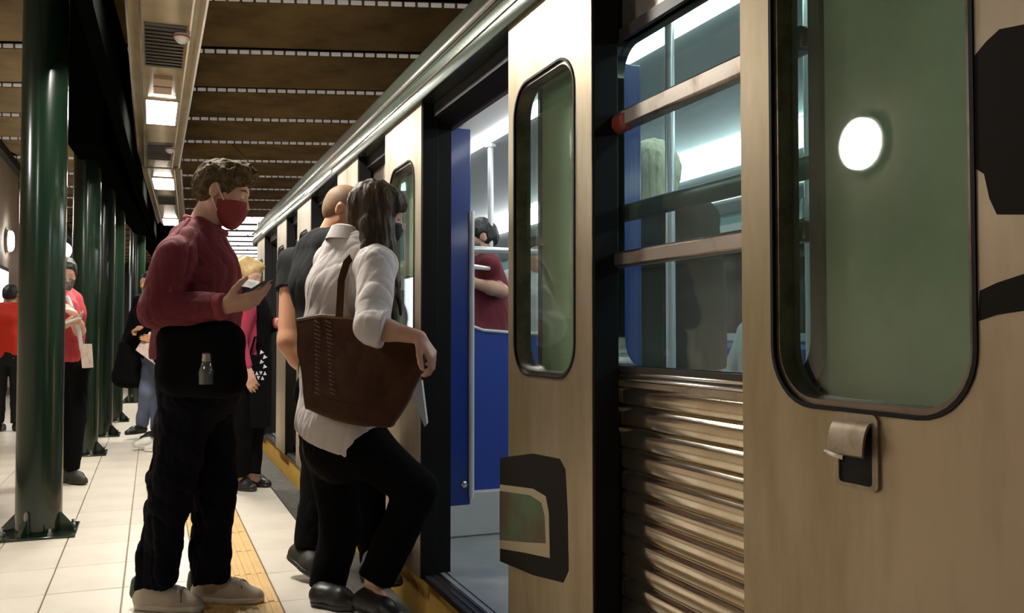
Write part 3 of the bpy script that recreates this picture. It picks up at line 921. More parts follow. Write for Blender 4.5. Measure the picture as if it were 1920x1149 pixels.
class Field:
    def __init__(self, lo, hi, vox):
        self.vox = vox
        self.lo = np.floor(np.array(lo) / vox - 2) * vox
        self.n = np.ceil((np.array(hi) - self.lo) / vox).astype(int) + 3
        self.d = np.full(self.n, 1.0, dtype=np.float32)

    def block(self, lo, hi):
        i0 = np.maximum(np.floor((np.array(lo) - self.lo) / self.vox).astype(int), 0)
        i1 = np.minimum(np.ceil((np.array(hi) - self.lo) / self.vox).astype(int) + 1, self.n)
        if np.any(i1 <= i0):
            return None
        ax = [(self.lo[k] + self.vox * np.arange(i0[k], i1[k])).astype(np.float32) for k in range(3)]
        sl = tuple(slice(i0[k], i1[k]) for k in range(3))
        return sl, ax[0][:, None, None], ax[1][None, :, None], ax[2][None, None, :]

    def merge(self, sl, e, k, sub=False):
        d = self.d[sl]
        if sub:
            if k > 0:
                h = np.clip(0.5 - 0.5 * (d + e) / k, 0, 1)
                self.d[sl] = d * (1 - h) - e * h + k * h * (1 - h)
            else:
                self.d[sl] = np.maximum(d, -e)
        elif k > 0:
            h = np.maximum(k - np.abs(d - e), 0) / k
            self.d[sl] = np.minimum(d, e) - h * h * k * 0.25
        else:
            self.d[sl] = np.minimum(d, e)

    def cone(self, a, b, ra, rb, k=0.02, cap=None, capa=None, sub=False):
        """round cone a-b; cap: end b cut flat (offset along the axis)"""
        a = arr(a); b = arr(b)
        m = max(ra, rb) + k + 3 * self.vox
        bl = self.block(np.minimum(a, b) - m, np.maximum(a, b) + m)
        if bl is None:
            return
        sl, X, Y, Z = bl
        ab = b - a
        L2 = float(ab @ ab) + 1e-12
        px, py, pz = X - a[0], Y - a[1], Z - a[2]
        t0 = (px * ab[0] + py * ab[1] + pz * ab[2]) / L2
        t = np.clip(t0, 0, 1)
        e = np.sqrt((px - t * ab[0]) ** 2 + (py - t * ab[1]) ** 2 + (pz - t * ab[2]) ** 2) - (ra + (rb - ra) * t)
        L = math.sqrt(L2)
        if cap is not None:
            e = np.maximum(e, (t0 - 1) * L - cap)
        if capa is not None:
            e = np.maximum(e, -t0 * L - capa)
        self.merge(sl, e, k, sub)

    def ell(self, c, r, R=None, k=0.02, sub=False):
        """ellipsoid; R: 3x3 rows = local axes in world"""
        c = arr(c); r = np.array(r, dtype=np.float32)
        m = float(max(r)) + k + 3 * self.vox
        bl = self.block(c - m, c + m)
        if bl is None:
            return
        sl, X, Y, Z = bl
        px, py, pz = X - c[0], Y - c[1], Z - c[2]
        if R is not None:
            q = [px * R[i][0] + py * R[i][1] + pz * R[i][2] for i in range(3)]
        else:
            q = [px, py, pz]
        k0 = np.sqrt((q[0] / r[0]) ** 2 + (q[1] / r[1]) ** 2 + (q[2] / r[2]) ** 2)
        k1 = np.sqrt((q[0] / r[0] ** 2) ** 2 + (q[1] / r[1] ** 2) ** 2 + (q[2] / r[2] ** 2) ** 2) + 1e-6
        self.merge(sl, k0 * (k0 - 1) / k1, k, sub)

    def hit(self, p, v, far=0.4):
        """first surface point from p along v"""
        p = Vector(p); v = Vector(v).normalized()
        t = 0.0
        while t < far:
            q = p + v * t
            i = np.round((np.array(q) - self.lo) / self.vox).astype(int)
            if np.all(i >= 0) and np.all(i < self.n) and self.d[tuple(i)] < 0:
                return q
            t += self.vox * 0.4
        return p + v * far

    def full(self):
        return self.block(self.lo, self.lo + self.vox * self.n)

    def plane(self, p, n):
        """keep the side opposite to n"""
        p = arr(p); n = arr(Vector(n).normalized())
        sl, X, Y, Z = self.full()
        self.d = np.maximum(self.d, (X - p[0]) * n[0] + (Y - p[1]) * n[1] + (Z - p[2]) * n[2])

    def folds(self, amp, freq, seed=0, dirn=None, band=0.05, squash=1.0):
        """cloth folds / locks: warped sine ridges, strongest across dirn"""
        rng = np.random.default_rng(seed)
        idx = np.nonzero(np.abs(self.d) < band)
        p = np.stack([self.lo[k] + self.vox * idx[k] for k in range(3)], 1).astype(np.float32)
        tot = np.zeros(len(p), dtype=np.float32)
        for i in range(5):
            v = rng.normal(size=3)
            if dirn is not None:
                dn = np.array(dirn) / np.linalg.norm(dirn)
                v = v - dn * (v @ dn) * squash
            v /= np.linalg.norm(v)
            w = rng.normal(size=3); w /= np.linalg.norm(w)
            f = freq * rng.uniform(0.6, 1.5)
            s = np.sin(p @ v.astype(np.float32) * f + 1.4 * np.sin(p @ w.astype(np.float32) * f * 0.5 + rng.uniform(0, 6)) + rng.uniform(0, 6))
            tot += 0.55 * s + 0.9 * ((1 - np.abs(s)) ** 3)
        self.d[idx] += amp * (tot - 0.8) / 1.8

    def mesh(self, name):
        d = self.d
        s = d < 0
        c = np.zeros(np.array(d.shape) - 1, dtype=np.int8)
        for i in (0, 1):
            for j in (0, 1):
                for k in (0, 1):
                    c += s[i:d.shape[0] - 1 + i, j:d.shape[1] - 1 + j, k:d.shape[2] - 1 + k]
        act = (c > 0) & (c < 8)
        ix = np.argwhere(act)
        vid = np.full(act.shape, -1, dtype=np.int64)
        vid[act] = np.arange(len(ix))
        acc = np.zeros((len(ix), 3)); cnt = np.zeros(len(ix))
        off = [(i, j, k) for i in (0, 1) for j in (0, 1) for k in (0, 1)]
        val = {o: d[ix[:, 0] + o[0], ix[:, 1] + o[1], ix[:, 2] + o[2]] for o in off}
        for o in off:
            for ax in range(3):
                if o[ax] == 0:
                    p = list(o); p[ax] = 1; p = tuple(p)
                    a, b = val[o], val[p]
                    m = (a < 0) != (b < 0)
                    t = np.where(m, a / np.where(m, a - b, 1), 0)
                    pt = np.tile(np.array(o, float), (len(ix), 1)); pt[:, ax] = t
                    acc += pt * m[:, None]; cnt += m
        v = (ix + acc / cnt[:, None]) * self.vox + self.lo
        fs = []
        for ax in range(3):
            u, w = (ax + 1) % 3, (ax + 2) % 3
            s0 = np.take(s, range(0, d.shape[ax] - 1), axis=ax); s1 = np.take(s, range(1, d.shape[ax]), axis=ax)
            e = np.argwhere(s0 != s1)
            e = e[(e[:, u] > 0) & (e[:, w] > 0) & (e[:, u] < d.shape[u] - 1) & (e[:, w] < d.shape[w] - 1)]
            flip = s1[e[:, 0], e[:, 1], e[:, 2]]
            q = []
            for du, dw in ((1, 1), (0, 1), (0, 0), (1, 0)):
                g_ = e.copy(); g_[:, u] -= du; g_[:, w] -= dw
                q.append(vid[g_[:, 0], g_[:, 1], g_[:, 2]])
            q = np.stack(q, 1)
            q[flip] = q[flip][:, ::-1]
            fs.append(q)
        f = np.concatenate(fs)
        f = f[(f >= 0).all(1)]
        me = bpy.data.meshes.new(name)
        me.vertices.add(len(v)); me.vertices.foreach_set('co', v.astype(np.float32).ravel())
        me.loops.add(len(f) * 4); me.loops.foreach_set('vertex_index', f.astype(np.int32).ravel())
        me.polygons.add(len(f))
        me.polygons.foreach_set('loop_start', np.arange(0, len(f) * 4, 4, dtype=np.int32))
        me.polygons.foreach_set('use_smooth', np.ones(len(f), dtype=bool))
        me.update(calc_edges=True)
        me.validate()
        return me


def frame(fwd, up=(0, 0, 1)):
    f = Vector(fwd).normalized()
    l = Vector(up).cross(f).normalized()
    return f, l, f.cross(l)


class Head:
    def __init__(self, c, fwd, s=1.0, up=(0, 0, 1)):
        self.c = Vector(c); self.s = s
        self.f, self.l, self.u = frame(fwd, up)
        self.R = np.array([self.f, self.l, self.u], dtype=np.float32)

    def p(self, x, y, z):
        return self.c + (self.f * x + self.l * y + self.u * z) * self.s

    def add(self, F, e=0.0, ears=True, nose=True):
        s = self.s
        E = lambda c, r, k=0.02, sub=False: F.ell(self.p(*c), [q * s + e for q in r], self.R, k * s, sub)
        C = lambda a, b, ra, rb, k=0.015, sub=False: F.cone(self.p(*a), self.p(*b), ra * s + e, rb * s + e, k * s, sub=sub)
        E((-0.012, 0, 0.030), (0.094, 0.074, 0.086), 0.01)
        E((0.028, 0, -0.032), (0.060, 0.056, 0.080), 0.04)
        for y in (-1, 1):
            C((0.0, y * 0.046, -0.058), (0.060, y * 0.014, -0.098), 0.020, 0.017, 0.03)
            C((0.052, y * 0.040, -0.016), (0.070, y * 0.028, -0.028), 0.016, 0.014, 0.03)
        C((0.070, -0.006, -0.101), (0.070, 0.006, -0.101), 0.017, 0.017, 0.025)
        C((0.076, -0.028, 0.022), (0.076, 0.028, 0.022), 0.013, 0.013, 0.025)
        if nose:
            C((0.084, 0, 0.014), (0.106, 0, -0.032), 0.008, 0.012, 0.014)
            C((0.094, -0.010, -0.037), (0.094, 0.010, -0.037), 0.008, 0.008, 0.01)
            for y in (-1, 1):
                E((0.096, y * 0.031, 0.002), (0.014, 0.016, 0.011), 0.012, True)
                E((0.077, y * 0.031, 0.001), (0.013, 0.014, 0.012), 0.006)
            C((0.086, -0.016, -0.066), (0.086, 0.016, -0.066), 0.006, 0.006, 0.008)
            C((0.084, -0.013, -0.077), (0.084, 0.013, -0.077), 0.006, 0.006, 0.008)
        if ears:
            for y in (-1, 1):
                R2 = self.R
                E((-0.012, y * 0.079, -0.004), (0.019, 0.008, 0.031), 0.006)
                E((-0.004, y * 0.088, -0.002), (0.009, 0.007, 0.017), 0.004, True)


def hand(F, w, dirn, palm, s=1.0, curl=(0.5, 0.55, 0.6, 0.65), thumb=0.5, side=1, fk=0.004):
    """w wrist, dirn to the fingers, palm = direction the palm faces, side +1: thumb on dirn x palm side"""
    d = Vector(dirn).normalized(); n = (Vector(palm) - d * Vector(palm).dot(d)).normalized()
    t = d.cross(n) * side
    w = Vector(w)
    for i in range(4):
        off = (0.030 - 0.020 * i) * s
        kn = w + d * ((0.088 - 0.004 * abs(i - 1)) * s) + t * off
        F.cone(w + d * 0.008 * s + t * off * 0.62, kn, 0.0155 * s, 0.0118 * s, 0.014 * s)
        L = (0.92, 1.0, 0.94, 0.74)[i]
        p = kn; ang = 0.0
        for j, seg in enumerate((0.044, 0.028, 0.022)):
            ang += curl[i] * (0.9, 1.1, 0.8)[j]
            q = p + (d * math.cos(ang) + n * math.sin(ang)) * seg * s * L
            F.cone(p, q, (0.0105, 0.0095, 0.0085)[j] * s, (0.0095, 0.0085, 0.0072)[j] * s, fk)
            p = q
    a = w + d * 0.022 * s + t * 0.026 * s + n * 0.004 * s
    b = a + (d * 0.62 + t * 0.62 + n * 0.35 * thumb).normalized() * 0.042 * s
    c = b + (d * 0.85 + t * 0.25 + n * 0.6 * thumb).normalized() * 0.032 * s
    e = c + (d * 0.95 + t * 0.02 + n * 0.6 * thumb).normalized() * 0.024 * s
    F.cone(a, b, 0.016 * s, 0.012 * s, 0.012 * s)
    F.cone(b, c, 0.012 * s, 0.0105 * s, 0.005)
    F.cone(c, e, 0.0105 * s, 0.0085 * s, 0.004)


def bounds(pts, m):
    a = np.array([list(p) for p in pts])
    return a.min(0) - m, a.max(0) + m


class Person:
    """J: joints in world space; torso: [(centre, half width, depth radius)] from shoulders to hips; lat: unit vector to the left side"""

    def __init__(self, label, J, torso, lat, vox, skin='skin', scale=1.0, group=None):
        self.J, self.torso, self.lat, self.vox, self.s, self.skin = J, torso, Vector(lat).normalized(), vox, scale, skin
        gx = [J['ankL'], J['ankR']]
        base = (gx[0] + gx[1]) / 2
        base.z = J.get('floor', 0.0)
        self.root = empty('person', base, label, 'person', group)

    def link(self, name, F, m, parent=None):
        return link_mesh(name, F.mesh(name), m, parent or self.root)

    def tor(self, F, e=0.0, i0=0, i1=None, k=0.05):
        T = self.torso[i0:i1]
        for (c0, w0, r0), (c1, w1, r1) in zip(T[:-1], T[1:]):
            for sgn in (-1, 0, 1):
                F.cone(c0 + self.lat * sgn * max(w0 - r0, 0), c1 + self.lat * sgn * max(w1 - r1, 0), r0 + e, r1 + e, k)

    def body(self, head, hands, arm=(0.050, 0.040, 0.028), leg=(0.082, 0.055, 0.040), neckr=0.054):
        J, s = self.J, self.s
        pts = list(J[k] for k in J if isinstance(J[k], Vector)) + [c for c, _, _ in self.torso] + [head.c]
        lo, hi = bounds(pts, 0.26)
        F = Field(lo, hi, self.vox)
        self.tor(F, -0.004)
        nb = J['neck']
        F.cone(nb, head.p(-0.022, 0, -0.045), (neckr + 0.008) * s, neckr * s, 0.03)
        for S in 'LR':
            F.cone(nb + (J['sh' + S] - nb) * 0.3, J['sh' + S], 0.05 * s, arm[0] * s, 0.04)
            F.cone(J['sh' + S], J['el' + S], arm[0] * s, arm[1] * s, 0.03)
            F.cone(J['el' + S], J['el' + S].lerp(J['wr' + S], 0.35), arm[1] * s, arm[1] * s * 1.04, 0.02)
            F.cone(J['el' + S].lerp(J['wr' + S], 0.35), J['wr' + S], arm[1] * s * 1.02, arm[2] * s, 0.02)
            F.cone(J['hip' + S], J['kn' + S], leg[0] * s, leg[1] * s, 0.03)
            c = J['kn' + S].lerp(J['ank' + S], 0.35)
            F.cone(J['kn' + S], c, leg[1] * s, leg[1] * s * 1.02, 0.02)
            F.cone(c, J['ank' + S], leg[1] * s, leg[2] * s, 0.02)
            F.cone(J['ank' + S], J['toe' + S] - UPZ * 0.004, leg[2] * s * 0.7, 0.014 * s, 0.012)
        head.add(F)
        for S in 'LR':
            if S in hands:
                h = dict(hands[S]); F_w = J['wr' + S]
                hand(F, F_w, h.pop('d'), h.pop('n'), s=h.pop('s', s), **h)
            else:
                v = (J['wr' + S] - J['el' + S]).normalized()
                hand(F, J['wr' + S], v, -self.lat * (1 if S == 'L' else -1), s=s, side=1 if S == 'L' else -1, curl=(0.25, 0.3, 0.35, 0.4))
        return self.link('body', F, self.skin)

    def shirt(self, name, m, e=0.014, arm=(0.062, 0.055, 0.045), cuff={'L': 1.0, 'R': 1.0}, elbow_cuff=None, hem=None, neck_off=0.012, folds=(0.004, 34), seed=1, i1=None, vox=None, fdir=(0.25, -0.1, -1.0)):
        """cuff: how far along the forearm the sleeve goes (1 = wrist); elbow_cuff S: fraction of the upper arm"""
        J, s = self.J, self.s
        pts = [c for c, _, _ in self.torso] + [J[k + S] for k in ('sh', 'el', 'wr') for S in 'LR']
        lo, hi = bounds(pts, 0.25)
        F = Field(lo, hi, vox or self.vox)
        self.tor(F, e, 0, i1)
        nb = J['neck']
        for S in 'LR':
            F.cone(nb + (J['sh' + S] - nb) * 0.40 - Vector((0, 0, 0.008)), J['sh' + S], 0.047 * s + e, arm[0] * s * 0.97, 0.04)
        F.cone(self.torso[0][0], nb, 0.070 * s, 0.060 * s + neck_off * 0.3, 0.03, cap=neck_off)
        for S in 'LR':
            if elbow_cuff and S in elbow_cuff:
                q = J['sh' + S].lerp(J['el' + S], elbow_cuff[S])
                F.cone(J['sh' + S], q, arm[0] * s, arm[1] * s * 1.05, 0.02, cap=0.0)
            else:
                F.cone(J['sh' + S], J['el' + S], arm[0] * s, arm[1] * s, 0.018)
                q = J['el' + S].lerp(J['wr' + S], cuff[S])
                F.cone(J['el' + S], q, arm[1] * s, arm[2] * s, 0.018, cap=0.0)
        if folds:
            F.folds(folds[0], folds[1], seed, dirn=fdir, squash=0.86)
        if hem:
            F.plane(*hem)
        return self.link(name, F, m)

    def trousers(self, m, e=0.016, leg=(0.098, 0.080, 0.064), i0=-2, end=0.97, waist=None, seed=3, folds=(0.004, 40), name='trousers'):
        J, s = self.J, self.s
        pts = [c for c, _, _ in self.torso[i0:]] + [J[k + S] for k in ('hip', 'kn', 'ank') for S in 'LR']
        lo, hi = bounds(pts, 0.24)
        F = Field(lo, hi, self.vox)
        self.tor(F, e, i0)
        for S in 'LR':
            F.cone(self.torso[-1][0], J['hip' + S], 0.11 * s, leg[0] * s, 0.05)
            F.cone(J['hip' + S], J['kn' + S], leg[0] * s, leg[1] * s, 0.03)
            q = J['kn' + S].lerp(J['ank' + S], end)
            F.cone(J['kn' + S], q, leg[1] * s, leg[2] * s, 0.02, cap=0.0)
        if folds:
            F.folds(folds[0], folds[1], seed, dirn=(0.3, 0.2, -0.4))
        if waist:
            F.plane(*waist)
        return self.link(name, F, m)

    def shoe(self, S, m, sole_m, heel, toe, w=0.046, h=0.075, up=(0, 0, 1), vox=None, lace=None, sole_h=0.022):
        """heel, toe: points on the ground under the shoe"""
        heel, toe = Vector(heel), Vector(toe)
        d = (toe - heel).normalized(); l = Vector(up).cross(d).normalized(); u = d.cross(l)
        L = (toe - heel).length
        ank = self.J['ank' + S]
        lo, hi = bounds([heel, toe, ank], 0.10)
        vx = vox or self.vox
        F = Field(lo, hi, vx)
        A = lambda a, b: heel + d * a * L + u * b
        F.cone(A(0.16, 0.040), A(0.60, 0.034), w * 0.80, w * 0.98, 0.02)
        F.cone(A(0.60, 0.034), A(0.86, 0.022), w * 0.98, w * 0.72, 0.02)
        top = ank.lerp(A(0.22, h), 0.55)
        F.cone(A(0.18, 0.045), top, w * 0.80, w * 0.78, 0.03, cap=0.0)
        F.cone(top, A(0.62, 0.048), w * 0.60, w * 0.55, 0.03)
        if lace:
            F.cone(A(0.30, 0.070), A(0.68, 0.036), 0.034, 0.032, 0.02)
        F.plane(A(0, sole_h * 0.7), -u)
        sh = self.link('shoe', F, m)
        FS = F
        F = Field(lo, hi, vx)
        F.cone(A(0.17, 0.02), A(0.62, 0.02), w * 0.86, w * 1.02, 0.02)
        F.cone(A(0.62, 0.02), A(0.85, 0.02), w * 1.02, w * 0.80, 0.02)
        F.plane(A(0, sole_h), u); F.plane(A(0, 0.001), -u)
        link_mesh('sole', F.mesh('sole'), sole_m, sh)
        if lace:
            for i in range(4):
                t = 0.40 + 0.085 * i
                q = [FS.hit(A(t + 0.03 * abs(o_) / 0.03, 0.16) + l * o_, -u) for o_ in (-0.03, -0.02, -0.008, 0.008, 0.02, 0.03)]
                MB().tube(q, 0.0042, 6).build('lace', lace, sh)
            q = [FS.hit(A(0.70 + 0.06 * (o_ / 0.045) ** 2, 0.14) + l * o_, -u) for o_ in (-0.042, -0.03, -0.015, 0, 0.015, 0.03, 0.042)]
            MB().tube(q, 0.0022, 6).build('toe_seam', 'sneaker_heel', sh)
            Ft = Field(lo, hi, vx)
            Ft.cone(A(0.050, 0.060), A(0.070, 0.100), 0.028, 0.028, 0.01)
            link_mesh('heel_tab', Ft.mesh('heel_tab'), 'sneaker_heel', sh)
        return sh

    def mask(self, head, m, top=-0.012, vox=None):
        lo, hi = bounds([head.c], 0.17)
        F = Field(lo, hi, vox or self.vox)
        head.add(F, 0.006 * head.s, ears=False, nose=False)
        F.cone(head.p(0.080, 0, 0.0), head.p(0.098, 0, -0.040), 0.012, 0.017, 0.02)
        F.cone(head.p(0.092, -0.01, -0.07), head.p(0.092, 0.01, -0.07), 0.016, 0.016, 0.03)
        F.plane(head.p(0.09, 0, top), head.u + head.f * -0.25)
        F.plane(head.p(0.012, 0, -0.06), -head.f + head.u * -0.25)
        F.plane(head.p(0.03, 0, -0.125), -head.u + head.f * -0.4)
        return self.link('mask', F, m)

    def mask_straps(self, head, m, parent, sides=(-1, 1), r=0.0022):
        for y in sides:
            MB().tube([head.p(0.036, y * 0.066, -0.034), head.p(0.012, y * 0.078, -0.005), head.p(-0.010, y * 0.084, 0.024)], r, 6).build('strap', m, parent)
            MB().tube([head.p(0.020, y * 0.064, -0.075), head.p(0.0, y * 0.074, -0.050), head.p(-0.012, y * 0.080, -0.030)], r, 6).build('strap', m, parent)

    def hair_cap(self, head, m, t=0.012, seed=5, bump=0.004, freq=90, quiff=0.0, nape=-0.055, vox=None, fringe=0.062, extra=None):
        lo, hi = bounds([head.c], 0.22)
        F = Field(lo, hi, vox or self.vox)
        s = head.s
        F.ell(head.p(-0.016, 0, 0.030), [(0.094 + t) * s, (0.074 + t * 0.7) * s, (0.086 + t) * s], head.R, 0.01)
        F.ell(head.p(-0.050, 0, -0.015), [(0.058 + t * 0.5) * s, (0.060 + t * 0.4) * s, 0.058 * s], head.R, 0.03)
        if quiff:
            F.ell(head.p(0.045, 0, 0.100), [0.058 * s, 0.056 * s, quiff * s], head.R, 0.03)
            F.ell(head.p(0.076, 0, 0.082), [0.028 * s, 0.046 * s, 0.024 * s], head.R, 0.02)
        if bump:
            F.folds(bump, freq, seed)
        # free the face and the ears
        F.ell(head.p(0.105, 0, -0.03), [0.080 * s, 0.11 * s, (0.03 + fringe) * s], head.R, 0.012, sub=True)
        F.ell(head.p(0.035, 0, -0.06), [0.050 * s, 0.12 * s, 0.062 * s], head.R, 0.01, sub=True)
        for y in (-1, 1):
            F.ell(head.p(-0.008, y * 0.090, -0.010), [0.026 * s, 0.030 * s, 0.036 * s], head.R, 0.006, sub=True)
        F.plane(head.p(-0.06, 0, nape), -head.u + head.f * 0.25)
        if extra:
            extra(F)
        return self.link('hair', F, m)


def brows(pe, hd, m):
    for y in (-1, 1):
        MB().tube([hd.p(0.092, y * 0.012, 0.026), hd.p(0.091, y * 0.030, 0.031), hd.p(0.076, y * 0.050, 0.026)], [0.003, 0.0042, 0.002], 8).build('eyebrow', m, pe.root)
        MB().tube([hd.p(0.091, y * 0.020, -0.003), hd.p(0.0915, y * 0.031, -0.007), hd.p(0.084, y * 0.043, -0.004)], [0.001, 0.0018, 0.001], 6).build('eyelashes', 'hair_dark', pe.root)


def mirror_default(J, C, lat, floor=0.0, h=1.0):
    """fill any missing joint with a plain standing pose around C (ground point)"""
    lat = Vector(lat).normalized()
    up = Vector((0, 0, 1))
    for S, sg in (('L', 1), ('R', -1)):
        dflt = {'sh': lat * 0.185 * sg + up * 1.42, 'el': lat * 0.23 * sg + up * 1.13, 'wr': lat * 0.24 * sg + up * 0.87,
                'hip': lat * 0.09 * sg + up * 0.90, 'kn': lat * 0.10 * sg + up * 0.49, 'ank': lat * 0.10 * sg + up * 0.085}
        for k, v in dflt.items():
            J.setdefault(k + S, C + v * h)
        f = Vector((lat.y, -lat.x, 0))
        J.setdefault('toe' + S, J['ank' + S] + f * 0.16 - up * 0.05)
    J.setdefault('neck', C + up * 1.47 * h)
    J['floor'] = floor
    return J


def std_torso(C, lat, h=1.0, w=1.0, lean=Vector((0, 0, 0))):
    up = Vector((0, 0, 1))
    return [(C + up * z * h + lean * z, a * w, r * w) for z, a, r in ((1.40, 0.145, 0.075), (1.30, 0.165, 0.105), (1.14, 0.155, 0.105), (1.00, 0.155, 0.100), (0.90, 0.165, 0.105))]


UP = Vector((0, 0, 1))


def left_of(h):
    return UP.cross(Vector(h)).normalized()


# ---- man in the maroon sweater
def man_maroon():
    h = (RGT * 0.98 + FH * 0.18).normalized(); lat = left_of(h)
    D = 3.56
    J = {'neck': P(380, 428, D), 'shR': P(330, 482, D - 0.19), 'elR': P(294, 582, D - 0.24), 'wrR': P(420, 574, D - 0.27),
         'shL': P(384, 476, D + 0.19), 'elL': P(352, 590, D + 0.22), 'wrL': P(395, 690, D + 0.20),
         'hipR': P(352, 752, D - 0.08), 'knR': P(322, 905, D - 0.10), 'ankR': P(292, 1086, D - 0.07),
         'hipL': P(392, 752, D + 0.09), 'knL': P(403, 905, D + 0.06), 'ankL': P(394, 1080, D + 0.02)}
    hR, tR = G(250, 1139), G(383, 1146)
    hL, tL = G(356, 1124), G(498, 1130)
    J['toeR'] = hR.lerp(tR, 0.7) + UP * 0.035; J['toeL'] = hL.lerp(tL, 0.7) + UP * 0.035
    T = [(P(372, 462, D), 0.140, 0.078), (P(374, 510, D), 0.170, 0.112), (P(370, 580, D), 0.165, 0.120), (P(368, 660, D), 0.160, 0.122), (P(374, 725, D), 0.165, 0.122)]
    pe = Person('man in a maroon sweater and red mask reading his phone on the platform', J, T, lat, 0.005)
    hd = Head(P(419, 361, D), RGT * 0.93 + FH * 0.02 - UP * 0.30, 1.0, up=UP + RGT * 0.25)
    pe.body(hd, {'R': dict(d=RGT * 0.93 + UP * 0.20 + FH * 0.22, n=UP * 0.75 - RGT * 0.1 + FH * 0.55, curl=(0.30, 0.34, 0.38, 0.45), thumb=1.15, side=1, s=1.05)})
    sw = pe.shirt('sweater', 'sweater_maroon', e=0.020, arm=(0.072, 0.064, 0.047), cuff={'L': 0.97, 'R': 0.97}, folds=(0.0065, 42), seed=11, hem=(P(372, 672, D), -UP), fdir=tuple(RGT * 0.7 - UP * 0.8))
    c = J['el' + 'R'].lerp(J['wrR'], 0.94); d = (J['wrR'] - J['elR']).normalized()
    MB().lathe(c, d, [(0.036, -0.02), (0.049, -0.012), (0.050, 0.014), (0.044, 0.02)], 24).build('cuff', 'collar_maroon', sw)
    nk = [J['neck'] + UP * 0.012 + (h * math.cos(a) * 0.076 + lat * math.sin(a) * 0.078) - UP * 0.030 * math.cos(a) + h * 0.012 for a in [2 * math.pi * i / 28 for i in range(29)]]
    MB().tube(nk, 0.011, 8, False).build('collar', 'collar_maroon', sw)
    pe.trousers('denim_black', leg=(0.098, 0.084, 0.072), e=0.018, end=1.06, seed=21, folds=(0.008, 46))
    pe.shoe('R', 'sneaker_beige', 'sneaker_sole', hR, tR, w=0.050, h=0.088, lace='sneaker_white', sole_h=0.026)
    pe.shoe('L', 'sneaker_beige', 'sneaker_sole', hL, tL, w=0.050, h=0.088, lace='sneaker_white', sole_h=0.026)
    pe.hair_cap(hd, 'hair_brown', t=0.013, bump=0.0065, freq=115, quiff=0.034, nape=-0.062, fringe=0.052)
    brows(pe, hd, 'hair_brown')
    mk = pe.mask(hd, 'mask_red')
    pe.mask_straps(hd, 'mask_strap', mk, r=0.003)
    # phone lying on the fingers
    a, b = P(463, 551, D - 0.21), P(491, 533, D - 0.24)
    ax = (b - a).normalized(); sd = (FH * 0.96 + UP * 0.06 - RGT * 0.1); sd = (sd - ax * sd.dot(ax)).normalized(); nn = ax.cross(sd)
    c = (a + b) / 2
    ph = empty('phone', c, 'dark smartphone held by the man in the maroon sweater', 'phone')
    ax2, sd2 = ax * 0.072, sd * 0.036
    q = [c - ax2 - sd2, c + ax2 - sd2, c + ax2 + sd2, c - ax2 + sd2]
    MB().hexa([k - nn * 0.0045 for k in q], [k + nn * 0.0045 for k in q]).build('phone_body', 'phone_dark', ph)
    q = [c - ax2 * .94 - sd2 * .92, c + ax2 * .94 - sd2 * .92, c + ax2 * .94 + sd2 * .92, c - ax2 * .94 + sd2 * .92]
    top = nn if nn.z > 0 else -nn
    MB().hexa([k + top * 0.0044 for k in q], [k + top * 0.0052 for k in q]).build('screen', 'phone_screen', ph)
    # black satchel on the hip, with a bottle in its outer pocket
    F = Field(*bounds([P(305, 615, D - 0.22), P(448, 735, D - 0.22)], 0.12), 0.007)
    for (u0, v0, u1, v1, r) in ((332, 640, 422, 640, 0.062), (330, 705, 424, 708, 0.066), (332, 640, 330, 705, 0.062), (422, 640, 424, 708, 0.062), (380, 640, 384, 706, 0.066)):
        F.cone(P(u0, v0, D - 0.20), P(u1, v1, D - 0.20), r, r, 0.05)
    F.folds(0.003, 40, 5)
    bag = empty('satchel', P(385, 740, D - 0.2), 'black satchel on the hip of the man in maroon', 'bag')
    bd = link_mesh('bag_body', F.mesh('bag_body'), 'black_cloth', bag)
    MB().tube([P(345, 625, D - 0.22), P(318, 545, D - 0.27), P(322, 455, D - 0.22), P(352, 412, D - 0.10), P(395, 430, D + 0.06)], 0.009, 8).build('shoulder_strap', 'collar_maroon', bag)
    bt = empty('water_bottle', P(388, 715, D - 0.275), 'small clear bottle with a silver cap in the satchel pocket', 'bottle')
    c0 = P(388, 720, D - 0.265)
    MB().lathe(c0, UP, [(0.030, 0), (0.031, 0.045), (0.022, 0.075), (0.016, 0.085)], 20).build('bottle_body', 'bottle_clear', bt)
    MB().lathe(c0 + UP * 0.083, UP, [(0.020, 0), (0.020, 0.028), (0.016, 0.032)], 20).build('cap', 'bottle_cap', bt)


man_maroon()


